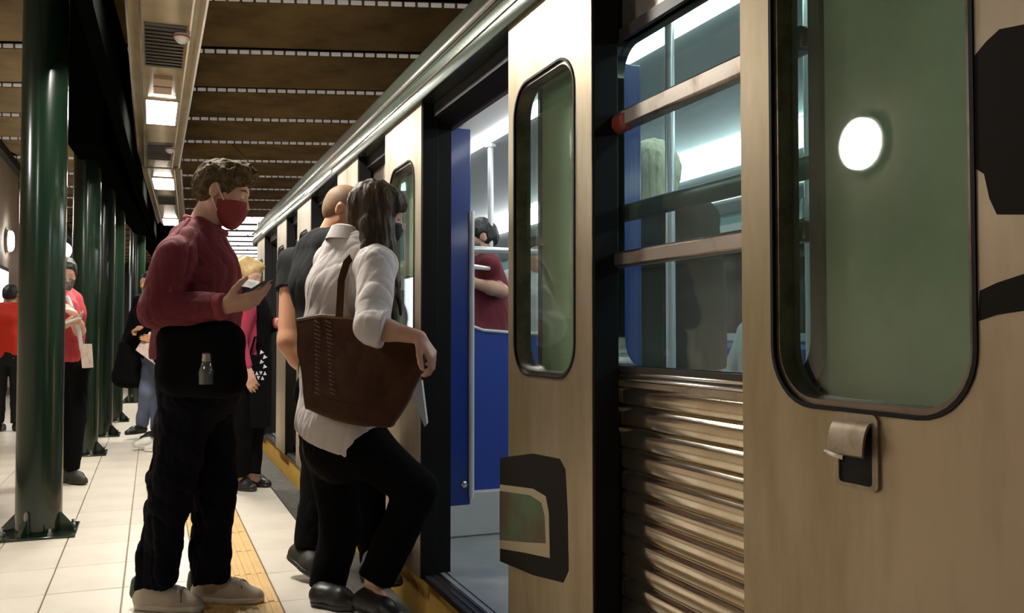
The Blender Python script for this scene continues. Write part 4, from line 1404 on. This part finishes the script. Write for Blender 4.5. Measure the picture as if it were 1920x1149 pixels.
# ---- woman with the long hair, white shirt and brown tote
def woman_white():
    h = (RGT * 0.78 + FH * 0.62).normalized(); lat = left_of(h)
    D = 3.56
    J = {'neck': P(664, 462, D), 'shR': P(708, 500, D - 0.15), 'elR': P(694, 612, D - 0.31), 'wrR': P(786, 632, D - 0.32),
         'shL': P(622, 492, D + 0.14), 'elL': P(628, 620, D + 0.20), 'wrL': P(690, 700, D + 0.20),
         'hipR': P(682, 838, D - 0.07), 'knR': P(782, 918, D - 0.05), 'ankR': P(702, 1092, D - 0.08),
         'hipL': P(622, 838, D + 0.09), 'knL': P(640, 985, D + 0.10), 'ankL': P(612, 1106, D + 0.06)}
    hR, tR = G(664, 1142), G(760, 1176)
    hL, tL = G(584, 1132), G(676, 1146)
    J['toeR'] = hR.lerp(tR, 0.72) + UP * 0.03; J['toeL'] = hL.lerp(tL, 0.72) + UP * 0.03
    T = [(P(660, 474, D), 0.130, 0.066), (P(650, 540, D), 0.150, 0.096), (P(642, 620, D), 0.142, 0.098), (P(640, 700, D), 0.142, 0.104), (P(640, 790, D), 0.168, 0.120), (P(644, 835, D), 0.168, 0.115)]
    pe = Person('woman with long brown hair in a white shirt stepping towards the open train door', J, T, lat, 0.005)
    hd = Head(P(708, 400, D - 0.02), RGT * 0.93 + FH * 0.20 - UP * 0.24, 0.97, up=UP + RGT * 0.2)
    pe.body(hd, {'R': dict(d=RGT * 0.55 - UP * 0.80 + FH * 0.1, n=-RGT * 0.7 - UP * 0.4 + FH * 0.3, curl=(0.6, 0.6, 0.65, 0.7), thumb=0.6, side=-1, s=0.95)}, arm=(0.046, 0.037, 0.025), neckr=0.048)
    sw = pe.shirt('shirt', 'shirt_white', e=0.022, arm=(0.074, 0.060, 0.066), cuff={'L': 0.3, 'R': 0.26}, folds=(0.0050, 44), seed=31, fdir=tuple(RGT * -0.25 - UP), hem=(P(644, 832, D), -UP - RGT * 0.30 + FH * 0.1), neck_off=0.02)
    q = J['elR'].lerp(J['wrR'], 0.17)
    MB().lathe(q, (J['wrR'] - J['elR']).normalized(), [(0.052, -0.040), (0.068, -0.034), (0.073, 0.012), (0.068, 0.020), (0.05, 0.016)], 28).build('rolled_cuff', 'shirt_white', sw)
    col_c = J['neck'] + UP * 0.018
    outer = []
    for i in range(25):
        a = 2 * math.pi * i / 24
        dv = h * math.cos(a) * 0.088 + lat * math.sin(a) * 0.086
        outer.append((col_c + dv * 0.86 + UP * (0.045 - 0.022 * math.cos(a)), col_c + dv * 1.02 + UP * (0.040 - 0.022 * math.cos(a)), col_c + dv * 1.30 - UP * (0.010 + 0.02 * math.cos(a))))
    mb = MB()
    vs = [p for t in outer for p in t]
    mb.add(vs, [(3 * i + j, 3 * i + 3 + j, 3 * i + 4 + j, 3 * i + 1 + j) for i in range(24) for j in (0, 1)], True)
    mb.build('collar', 'shirt_white', sw)
    pe.trousers('black_cloth', leg=(0.100, 0.082, 0.072), e=0.014, end=0.97, seed=41, folds=(0.003, 30))
    pe.shoe('R', 'shoe_black', 'sneaker_white', hR, tR, w=0.042, h=0.03, sole_h=0.008)
    pe.shoe('L', 'shoe_black', 'shoe_black', hL, tL, w=0.044, h=0.07)
    brows(pe, hd, 'hair_dark')
    mk = pe.mask(hd, 'mask_black', top=-0.018)

    # long hair: cap plus falling locks
    def locks(F):
        C = lambda pts, rs, k=0.02: [F.cone(P(*a), P(*b), ra, rb, k) for a, b, ra, rb in zip(pts[:-1], pts[1:], rs[:-1], rs[1:])]
        d = D
        C([(694, 372, d - 0.02), (676, 412, d - 0.03), (668, 462, d - 0.06)], [0.055, 0.050, 0.030])
        C([(705, 370, d - 0.06), (694, 420, d - 0.09), (690, 470, d - 0.12), (700, 500, d - 0.15)], [0.042, 0.042, 0.034, 0.012])
        C([(722, 372, d - 0.06), (716, 430, d - 0.09), (716, 490, d - 0.13), (728, 545, d - 0.15), (738, 600, d - 0.16)], [0.036, 0.034, 0.030, 0.024, 0.008])
        C([(730, 400, d - 0.05), (732, 460, d - 0.08), (742, 530, d - 0.11), (752, 590, d - 0.12)], [0.020, 0.020, 0.018, 0.006])
        C([(686, 380, d + 0.05), (676, 430, d + 0.06), (672, 470, d + 0.05)], [0.055, 0.050, 0.035])
    lo, hi = bounds([hd.c, P(700, 610, D)], 0.2)
    F = Field(lo, hi, 0.005)
    t = 0.016
    F.ell(hd.p(-0.016, 0, 0.030), [0.094 + t, 0.074 + t * 0.9, 0.086 + t], hd.R, 0.01)
    F.ell(hd.p(0.050, 0, 0.060), [0.058, 0.070, 0.044], hd.R, 0.03)
    F.ell(hd.p(0.108, 0, -0.055), [0.062, 0.13, 0.085], hd.R, 0.012, sub=True)
    F.ell(hd.p(0.075, 0, -0.065), [0.048, 0.13, 0.080], hd.R, 0.012, sub=True)
    locks(F)
    F.folds(0.0032, 210, 8, dirn=(0.06, 0.0, -1.0), squash=0.985)
    pe.link('hair', F, 'hair_long')

    # tote bag hanging from the right shoulder
    cc = [(545, 592), (602, 586), (660, 592), (730, 612), (806, 640), (796, 690), (768, 752), (738, 800), (690, 797), (630, 784), (578, 764), (566, 700), (556, 645)]
    dep = lambda u: D - 0.195 - (u - 545) / 260 * 0.02
    ctr = P(672, 695, D - 0.21)
    ex = (P(800, 695, dep(800)) - P(545, 695, dep(545))).normalized(); ey = UP; ez = ex.cross(ey)          # ez towards the viewer
    pts = []
    for u, v in cc:
        p = P(u, v, dep(u)) - ctr
        pts.append((p.dot(ex), p.dot(ey)))
    lo, hi = bounds([ctr], 0.40)
    F = Field(lo, hi, 0.006)
    sl, X, Y, Z = F.full()
    px, py, pz = X - ctr.x, Y - ctr.y, Z - ctr.z
    a = px * ex.x + py * ex.y + pz * ex.z; b = pz * 1.0; c = px * ez.x + py * ez.y + pz * ez.z
    a = a + 0 * b + 0 * c; b = b + 0 * a; c = c + 0 * a
    dd = np.full(a.shape, 1e9, dtype=np.float32); sg = np.ones(a.shape, dtype=np.float32)
    n = len(pts)
    for i in range(n):
        x0, y0 = pts[i]; x1, y1 = pts[(i + 1) % n]
        ea, eb = x1 - x0, y1 - y0
        wa, wb = a - x0, b - y0
        tt = np.clip((wa * ea + wb * eb) / (ea * ea + eb * eb), 0, 1)
        dd = np.minimum(dd, (wa - ea * tt) ** 2 + (wb - eb * tt) ** 2)
        c1 = b >= y0; c2 = b < y1; c3 = ea * wb > eb * wa
        cond = (c1 & c2 & c3) | (~c1 & ~c2 & ~c3)
        sg = np.where(cond, -sg, sg)
    d2 = sg * np.sqrt(dd)
    th = 0.020 + 0.045 * np.clip((0.12 - b) / 0.30, 0, 1) - 0.02 * np.clip(np.abs(a) / 0.26, 0, 1) ** 2
    e = np.maximum(d2, np.abs(c) - th)
    r = 0.018
    e = np.minimum(np.maximum(d2 + r, np.abs(c) - th + r), 0) + np.sqrt(np.maximum(d2 + r, 0) ** 2 + np.maximum(np.abs(c) - th + r, 0) ** 2) - r
    F.d = e.astype(np.float32)
    F.folds(0.0035, 22, 17)
    bag = empty('tote_bag', P(660, 800, D - 0.25), 'brown leather tote bag with laced seams on the shoulder of the woman in white', 'bag')
    bd = link_mesh('bag_body', F.mesh('bag_body'), 'leather_brown', bag)
    FB = F
    dz = D - 0.195 - 0.040
    for off, col_ in ((0, 596), (1, 614)):
        for i in range(18):
            t = i / 17
            u = (575 + 22 * off) + (6 + 8 * off) * t; v = 602 + 140 * t
            p = FB.hit(P(u, v, dz - 0.15), FH)
            MB().tube([p - RGT * 0.010 + UP * 0.004, p - FH * 0.006, p + RGT * 0.010 - UP * 0.006], 0.0038, 6).build('lacing', 'leather_edge', bag)
    MB().tube([P(u, v + 6, dep(u) - 0.012) for u, v in [(556, 594)] + cc[1:4] + [(790, 640)]], 0.006, 8).build('rim', 'leather_edge', bag)
    MB().tube([FB.hit(P(u, v, dz - 0.15), FH) for u, v in ((580, 746), (610, 755), (650, 764), (690, 770), (735, 772))], 0.003, 8).build('bottom_seam', 'leather_brown', bag)

    def ribbon(pp, w, m):
        pp = [P(*q) for q in pp]
        mb = MB()
        vs = []
        for i, p in enumerate(pp):
            t_ = (pp[min(i + 1, len(pp) - 1)] - pp[max(i - 1, 0)]).normalized()
            s_ = t_.cross(FH).normalized() * w
            vs += [p - s_ - FH * .004, p + s_ - FH * .004, p + s_ + FH * .004, p - s_ + FH * .004]
        for i in range(len(pp) - 1):
            for k in range(4):
                mb.add([vs[4 * i + k], vs[4 * i + (k + 1) % 4], vs[4 * i + 4 + (k + 1) % 4], vs[4 * i + 4 + k]], [(0, 1, 2, 3)])
        mb.build('strap', m, bag)
    ribbon([(636, 594, D - 0.225), (638, 560, D - 0.205), (640, 525, D - 0.19), (650, 492, D - 0.16), (672, 468, D - 0.12), (692, 462, D - 0.06), (706, 470, D + 0.0)], 0.013, 'leather_brown')
    # folded pale cloth hanging behind the bag
    cl = MB().hexa([P(770, 735, D + .02), P(796, 800, D + .02), P(800, 796, D + .06), P(775, 735, D + .06)], [P(790, 712, D + .02), P(800, 795, D + .02), P(803, 792, D + .06), P(793, 712, D + .06)])
    tag(cl.build('folded_cloth', 'shirt_pale'), 'pale folded cloth hanging beside the brown tote bag', 'cloth')


woman_white()


# ---- man in the black tee behind her
def man_black():
    h = (RGT * 0.70 + FH * 0.72).normalized(); lat = left_of(h)
    D = 4.08
    J = {'neck': P(617, 456, D), 'shL': P(553, 496, D + 0.12), 'elL': P(545, 640, D + 0.02), 'wrL': P(600, 716, D + 0.02),
         'shR': P(664, 490, D - 0.14), 'elR': P(690, 600, D - 0.10), 'wrR': P(740, 640, D + 0.05),
         'hipL': P(596, 735, D + 0.07), 'knL': P(600, 890, D + 0.02), 'ankL': P(577, 1022, D - 0.10),
         'hipR': P(650, 735, D - 0.06), 'knR': P(690, 850, D + 0.05), 'ankR': P(700, 1040, D + 0.02)}
    toe = G(600, 1092); heel = P(541, 1046, D - 0.10)
    J['toeL'] = toe.lerp(heel, 0.25) + UP * 0.03
    hR, tR = G(680, 1085), G(750, 1100)
    J['toeR'] = hR.lerp(tR, 0.7) + UP * 0.03
    T = [(P(614, 468, D), 0.150, 0.080), (P(614, 530, D), 0.172, 0.110), (P(626, 610, D), 0.155, 0.108), (P(630, 680, D), 0.150, 0.108), (P(628, 722, D), 0.155, 0.108)]
    pe = Person('man with a shaved head in a black tee boarding beside the woman in white', J, T, lat, 0.006, skin='skin_arm')
    hd = Head(P(650, 396, D - 0.01), RGT * 0.98 - FH * 0.10 - UP * 0.26, 0.98, up=UP + RGT * 0.22)
    pe.body(hd, {}, arm=(0.066, 0.058, 0.036), neckr=0.060)
    pe.shirt('tee', 'charcoal_tee', e=0.018, arm=(0.076, 0.078, 0.07), elbow_cuff={'L': 0.34, 'R': 0.36}, folds=(0.004, 30), seed=51, neck_off=-0.012, hem=(P(596, 702, D), -UP))
    pe.trousers('black_cloth', leg=(0.098, 0.080, 0.062), e=0.016, seed=61, end=1.08)
    pe.shoe('L', 'shoe_olive', 'shoe_black', heel, toe, w=0.048, h=0.085, up=(UP + RGT * 0.6))
    pe.shoe('R', 'shoe_olive', 'shoe_black', hR, tR, w=0.048, h=0.085)
    pe.hair_cap(hd, 'hair_buzz', t=0.003, bump=0.0, nape=-0.05, fringe=0.04)
    nk = [J['neck'] + UP * 0.014 + (h * math.cos(a) * 0.070 + lat * math.sin(a) * 0.070) - UP * 0.018 * math.cos(a) + h * 0.016 for a in [2 * math.pi * i / 24 for i in range(25)]]
    MB().tube(nk, 0.004, 6, False).build('necklace', 'black_cloth', pe.root)


man_black()


# ---- blonde woman with the white mask, crimson top and dark jacket
def woman_blonde():
    h = (RGT * 0.95 + FH * 0.1 - FH * 0.25).normalized(); lat = left_of(h)
    D = 6.2
    J = {'neck': P(458, 556, D), 'shR': P(462, 578, D - 0.17), 'elR': P(446, 640, D - 0.2), 'wrR': P(462, 690, D - 0.22),
         'shL': P(474, 578, D + 0.17), 'elL': P(492, 616, D + 0.20), 'wrL': P(520, 606, D + 0.12),
         'hipR': P(458, 712, D - 0.08), 'knR': P(452, 800, D - 0.08), 'ankR': P(446, 892, D - 0.05),
         'hipL': P(470, 712, D + 0.08), 'knL': P(474, 800, D + 0.08), 'ankL': P(468, 890, D + 0.02)}
    hL, tL = G(452, 906), G(508, 914)
    hR, tR = G(428, 914), G(480, 922)
    J['toeL'] = hL.lerp(tL, 0.7) + UP * 0.03; J['toeR'] = hR.lerp(tR, 0.7) + UP * 0.03
    T = [(P(463, 566, D), 0.13, 0.068), (P(463, 590, D), 0.15, 0.10), (P(462, 630, D), 0.14, 0.10), (P(462, 670, D), 0.145, 0.10), (P(463, 705, D), 0.16, 0.105)]
    pe = Person('blonde woman in a crimson top and white mask behind the man in maroon', J, T, lat, 0.008)
    hd = Head(P(464, 516, D), RGT * 0.86 - FH * 0.20 - UP * 0.30, 0.97, up=UP + RGT * 0.3)
    pe.body(hd, {}, neckr=0.048)
    pe.shirt('crimson_top', 'crimson', e=0.018, arm=(0.06, 0.05, 0.04), folds=(0.004, 30), seed=71, hem=(P(463, 690, D), -UP))

    F = Field(*bounds([c for c, _, _ in T] + [J['elL'], J['wrL'], J['elR']], 0.25), 0.008)
    pe.tor(F, 0.030)
    F.cone(P(466, 560, D - 0.24), P(464, 720, D - 0.24), 0.125, 0.135, 0.0, sub=True)          # open front, crimson shows
    F.cone(J['shL'], J['elL'], 0.072, 0.062, 0.03)
    F.cone(J['elL'], J['elL'].lerp(J['wrL'], 0.95), 0.062, 0.050, 0.03, cap=0.0)
    F.plane(P(463, 712, D), -UP)
    pe.link('jacket', F, 'black_cloth')
    pe.trousers('black_cloth', leg=(0.092, 0.078, 0.072), seed=81)
    pe.shoe('L', 'shoe_black', 'shoe_black', hL, tL); pe.shoe('R', 'shoe_black', 'shoe_black', hR, tR)

    def bun(F):
        F.ell(hd.p(0.055, 0, 0.092), [0.046, 0.05, 0.030], hd.R, 0.02)
        F.ell(hd.p(-0.075, 0, 0.085), [0.042, 0.046, 0.042], hd.R, 0.012)
    pe.hair_cap(hd, 'hair_blonde', t=0.016, bump=0.004, freq=90, seed=9, extra=bun, fringe=0.045)
    mk = pe.mask(hd, 'mask_white')
    # patterned tote on her arm
    bag = empty('patterned_tote', P(482, 800, D - 0.1), 'black tote with white triangle pattern carried by the blonde woman', 'bag')
    q = [P(462, 665, D - .20), P(502, 668, D - .20), P(500, 802, D - .20), P(470, 802, D - .20)]
    MB().hexa(q, [p + FH * 0.09 for p in q]).build('bag_body', 'black_cloth', bag)
    MB().tube([P(468, 668, D - .16), P(478, 632, D - .16), P(490, 632, D - .16), P(497, 668, D - .16)], 0.008, 6).build('handle', 'black_cloth', bag)
    k = 0
    for row in range(2):
        for i in range(5):
            u0 = 463 + i * 7.6 + (3 if row else 0); v0 = 696 + row * 9
            if u0 > 494: continue
            p0, p1, p2 = P(u0, v0 + 7, D - .203), P(u0 + 6.4, v0 + 7, D - .203), P(u0 + 3.2, v0, D - .203)
            if (i + row) % 2: p0, p1, p2 = P(u0, v0, D - .203), P(u0 + 6.4, v0, D - .203), P(u0 + 3.2, v0 + 7, D - .203)
            MB().add([p0, p1, p2, p0 + FH * .004, p1 + FH * .004, p2 + FH * .004], [(0, 1, 2), (3, 5, 4), (0, 3, 4, 1), (1, 4, 5, 2), (2, 5, 3, 0)]).build('triangle', 'pattern_white', bag)
    for i in range(4):
        u0, v0 = 487 + (i % 2) * 6, 656 + i * 9
        p0, p1, p2 = P(u0, v0 + 8, D - .203), P(u0 + 8, v0 + 5, D - .203), P(u0 + 2, v0, D - .203)
        MB().add([p0, p1, p2, p0 + FH * .004, p1 + FH * .004, p2 + FH * .004], [(0, 1, 2), (3, 5, 4), (0, 3, 4, 1), (1, 4, 5, 2), (2, 5, 3, 0)]).build('triangle', 'pattern_white', bag)


woman_blonde()


# ---- people farther along the platform and inside the train, standing figures
def stander(label, C, h, H, vox, skin, top, top_m, leg_m, hair_m, shoe_m, J=None, mask_m=None, sole_m=None, head_pitch=-0.1, head_dir=None, cuff=None, elbow=None, hands=None,
            hair_t=0.012, hair_extra=None, w=1.0, floor_z=0.0, shoes=True, hem=0.86, hair_fn=None, group=None, leg_mesh=True):
    h = Vector(h).normalized(); lat = left_of(h); s = H / 1.72
    C = Vector(C)
    J = mirror_default(dict(J or {}), C, lat, floor_z, s)
    T = std_torso(C, lat, s, w * s)
    pe = Person(label, J, T, lat, vox, skin, scale=s, group=group)
    hd = Head(C + UP * 1.60 * s + h * 0.03, (head_dir or h) + UP * head_pitch, 1.0 * s)
    pe.body(hd, hands or {})
    pe.shirt(top, top_m, e=0.018, arm=(0.066, 0.056, 0.046), cuff=cuff or {'L': 0.95, 'R': 0.95}, elbow_cuff=elbow, seed=int(abs(C.y) * 100) % 97, hem=(C + UP * hem * s, -UP))
    pe.trousers(leg_m, seed=int(abs(C.x) * 100) % 89)
    for S, sg in (('L', 1), ('R', -1)):
        a = J['ank' + S]
        f = Vector((J['toe' + S].x - a.x, J['toe' + S].y - a.y, 0)).normalized()
        hl = Vector((a.x, a.y, max(a.z - 0.085 * s, floor_z))) - f * 0.06
        if shoes:
            pe.shoe(S, shoe_m, sole_m or shoe_m, hl, hl + f * 0.27 * s)
    if hair_fn:
        hair_fn(pe, hd)
    else:
        pe.hair_cap(hd, hair_m, t=hair_t, extra=hair_extra)
    if mask_m:
        pe.mask(hd, mask_m)
    return pe, hd, J


# person in the red shirt, back to the viewer, far left
C = G(14, 808); C.z = 0
stander('person in an orange red shirt seen from behind at the left edge', C, FH * 0.95 - RGT * 0.2, 1.60, 0.010, 'skin_tan', 'red_shirt', 'red_shirt', 'charcoal_tee', 'hair_dark', 'shoe_black', hem=0.84, w=1.08)

# person with the grey mask and red top behind the nearest column
C = G(113, 908); C.z = 0
h = (-FH * 0.75 + RGT * 0.62).normalized(); lt = left_of(h)
D = 6.25
J = {'shL': P(130, 578, D - 0.02), 'shR': P(90, 577, D + 0.1), 'elL': P(149, 620, D - 0.06), 'wrL': P(138, 588, D - 0.24), 'elR': P(94, 622, D - 0.10), 'wrR': P(120, 610, D - 0.28),
     'ankL': G(132, 905) + UP * 0.085, 'ankR': G(112, 900) + UP * 0.085}
J['toeL'] = J['ankL'] + (RGT * 0.75 - FH * 0.5) * 0.18 - UP * 0.05
pe, hd, J = stander('person in a red top and grey mask with a phone beside the nearest column', C, h, 1.60, 0.008, 'skin', 'red_top', 'red_top', 'black_cloth', 'hair_dark', 'shoe_olive', J=J, mask_m='mask_grey',
                    head_pitch=-0.25, elbow={'L': 0.42, 'R': 0.42}, hem=0.92, hands={'L': dict(d=-RGT * 0.6 + UP * 0.6, n=-RGT * .5 - UP * 0.5, curl=(0.4, 0.45, 0.5, 0.5), side=1, s=0.95), 'R': dict(d=RGT * 0.9 + UP * 0.3, n=UP, curl=(0.35, 0.4, 0.4, 0.5), side=1, s=0.95)},
                    hair_t=0.02, w=0.84)
c = P(133, 602, D - 0.36)
ph = empty('phone', c, 'pale phone in the hands of the person in the red top', 'phone')
a, b = RGT * 0.055 + UP * 0.02, UP * 0.006 + FH * 0.004
MB().hexa([c - a - FH * .03 - b, c + a - FH * .03 - b, c + a + FH * .03 - b, c - a + FH * .03 - b], [c - a - FH * .03 + b, c + a - FH * .03 + b, c + a + FH * .03 + b, c - a + FH * .03 + b]).build('phone_body', 'camera_white', ph)
st = [P(126, 556, D - 0.16), P(134, 575, D - 0.20), P(148, 620, D - 0.16), P(153, 655, D - 0.1)]
bg = empty('shoulder_bag', P(152, 690, D - 0.1), 'pale strap bag hanging at the side of the person in the red top', 'bag')
MB().tube(st, 0.014, 8).build('strap', 'shirt_pale', bg)
q = [P(149, 645, D - .12), P(157, 645, D - .12), P(160, 690, D - .12), P(154, 690, D - .12)]
MB().hexa(q, [p + FH * 0.12 for p in q]).build('pouch', 'paper', bg)

# walker in black with jeans, reading a paper, behind the man in maroon
D = 9.2
C = P(284, 625, D); C.z = 0
h = (-RGT * 0.45 - FH * 0.85).normalized()
J = {'elR': P(240, 640, D - 0.05), 'wrR': P(252, 622, D - 0.25), 'elL': P(318, 650, D - 0.1), 'wrL': P(292, 640, D - 0.25),
     'knR': P(277, 735, D - 0.12), 'ankR': P(266, 797, D + 0.02)}
pe, hd, J = stander('walker in black with blue jeans holding a paper behind the man in maroon', C, h, 1.70, 0.010, 'skin_tan', 'black_coat', 'black_cloth', 'jeans_blue', 'hair_dark', 'shoe_black', J=J, hem=0.80)
pp = empty('newspaper', P(280, 655, D - 0.35), 'creased pinkish paper held by the walker in black', 'newspaper')
q = [P(254, 656, D - .38), P(292, 684, D - .40), P(306, 636, D - .32), P(272, 628, D - .30)]
MB().hexa(q, [p + FH * 0.012 for p in q]).build('front_sheet', 'paper', pp)
q = [P(262, 650, D - .34), P(300, 668, D - .36), P(304, 622, D - .27), P(280, 622, D - .27)]
MB().hexa(q, [p + FH * 0.008 for p in q]).build('back_sheet', 'paper', pp)
# black bag hanging from that arm
F = Field(*bounds([P(233, 640, D), P(248, 720, D)], 0.25), 0.012)
F.cone(P(238, 650, D - .1), P(234, 705, D - .1), 0.085, 0.12, 0.05); F.cone(P(250, 655, D - .1), P(252, 710, D - .1), 0.07, 0.10, 0.05)
F.folds(0.006, 24, 3)
bg = empty('black_holdall', P(243, 725, D - .1), 'bulky black bag hanging beside the walker in black', 'bag')
link_mesh('bag_body', F.mesh('bag_body'), 'black_cloth', bg)
MB().tube([P(232, 660, D - .12), P(240, 630, D - .2), P(250, 622, D - .24), P(254, 655, D - .16)], 0.014, 8).build('handle', 'black_cloth', bg)

# walker of whom only a white sneaker and a jeans cuff show
D = 8.3
C = P(318, 625, D); C.z = 0
J = {'ankR': P(293, 820, D - 0.02), 'knR': P(318, 740, D - 0.05)}
J['toeR'] = J['ankR'] + (-RGT * 0.18 - FH * 0.05) - UP * 0.05
stander('walker hidden behind the man in maroon, one white sneaker showing', C, -RGT * 0.95 - FH * 0.2, 1.66, 0.011, 'skin_tan', 'dark_top', 'black_cloth', 'charcoal_tee', 'hair_dark', 'sneaker_white', J=J)

# standing passenger in the maroon tee, inside by the pole
D = 5.5
C = P(908, 625, D); C.z = FZ
pe, hd, J = stander('passenger in a maroon tee and glasses standing inside the train door', C, -RGT * 0.9 - FH * 0.2, 1.71, 0.009, 'skin', 'maroon_tee', 'maroon_tee', 'black_cloth', 'hair_dark', 'shoe_black', mask_m='mask_grey',
                    head_pitch=-0.15, elbow={'L': 0.6, 'R': 0.6}, floor_z=FZ, J={'elR': P(940, 545, D - 0.2), 'wrR': P(888, 530, D - 0.25), 'elL': P(915, 560, D + 0.15), 'wrL': P(880, 560, D)})
MB().tube([hd.p(0.088, -0.05, 0.004), hd.p(0.03, -0.082, 0.006), hd.p(-0.01, -0.085, 0.008)], 0.003, 6).build('glasses_arm', 'black_cloth', pe.root)
# passenger behind the maroon tee, in a pale checked shirt
C = P(1002, 625, 6.3); C.z = FZ
stander('passenger in a pale shirt behind the glass of the far door leaf', C, -FH * 0.9 + RGT * 0.2, 1.68, 0.012, 'skin', 'pale_shirt', 'shirt_pale', 'charcoal_tee', 'hair_dark', 'shoe_black', floor_z=FZ)


# passenger with the pale hair, close behind the blue screen
def pale_hair(pe, hd):
    F = Field(*bounds([hd.c], 0.3), 0.008)
    F.ell(hd.p(-0.016, 0, 0.030), [0.115, 0.10, 0.108], hd.R, 0.01)
    F.cone(hd.p(-0.03, 0, 0.0), hd.p(-0.05, 0, -0.16), 0.105, 0.09, 0.03, cap=0.0)
    F.ell(hd.p(0.115, 0, -0.05), [0.07, 0.13, 0.10], hd.R, 0.01, sub=True)
    F.folds(0.003, 190, 4, dirn=(0, 0, 1), squash=0.995)
    pe.link('hair', F, 'hair_pale')


C = P(1222, 625, 3.35); C.z = FZ
stander('passenger with pale blonde hair standing behind the blue screen in the train', C, FH * 0.8 + RGT * 0.5, 1.72, 0.009, 'skin', 'dark_coat', 'charcoal_tee', 'black_cloth', 'hair_pale', 'shoe_black', floor_z=FZ, hair_fn=pale_hair, head_pitch=0.0)


# seated passengers on the far bench, seen dimly through the near window
def seated(label, y, top_m, leg_m, hair_m, x=3.42, mask_m='mask_white'):
    h = Vector((-1, 0, 0)); lat = left_of(h)
    C = Vector((x, y, FZ))
    J = {'neck': C + UP * 1.08}
    for S, sg in (('L', 1), ('R', -1)):
        J['sh' + S] = C + lat * 0.18 * sg + UP * 1.02; J['el' + S] = C + lat * 0.24 * sg + h * 0.10 + UP * 0.74; J['wr' + S] = C + lat * 0.10 * sg + h * 0.32 + UP * 0.66
        J['hip' + S] = C + lat * 0.09 * sg + UP * 0.54 + h * 0.04; J['kn' + S] = C + lat * 0.13 * sg + h * 0.45 + UP * 0.53; J['ank' + S] = C + lat * 0.12 * sg + h * 0.42 + UP * 0.09
        J['toe' + S] = J['ank' + S] + h * 0.16 - UP * 0.05
    J['floor'] = FZ
    T = [(C + UP * 1.0, 0.145, 0.075), (C + UP * 0.90, 0.165, 0.105), (C + UP * 0.74, 0.155, 0.11), (C + UP * 0.62, 0.16, 0.11), (C + UP * 0.55, 0.17, 0.11)]
    pe = Person(label, J, T, lat, 0.012)
    hd = Head(C + UP * 1.21 + h * 0.04, h - UP * 0.3)
    pe.body(hd, {})
    pe.shirt('jumper', top_m, e=0.022, hem=(C + UP * 0.5, -UP))
    pe.trousers(leg_m)
    for S in 'LR':
        a = J['ank' + S] - UP * 0.085
        pe.shoe(S, 'shoe_black', 'shoe_black', a - h * 0.06, a + h * 0.2)
    pe.hair_cap(hd, hair_m, t=0.016)
    pe.mask(hd, mask_m)


seated('seated passenger in a grey jumper on the far bench, seen through the near window', 4.45, 'grey_knit', 'charcoal_tee', 'hair_dark')
seated('seated passenger in a pale shirt on the far bench, nearer to the door', 5.2, 'shirt_pale', 'jeans_blue', 'hair_brown')
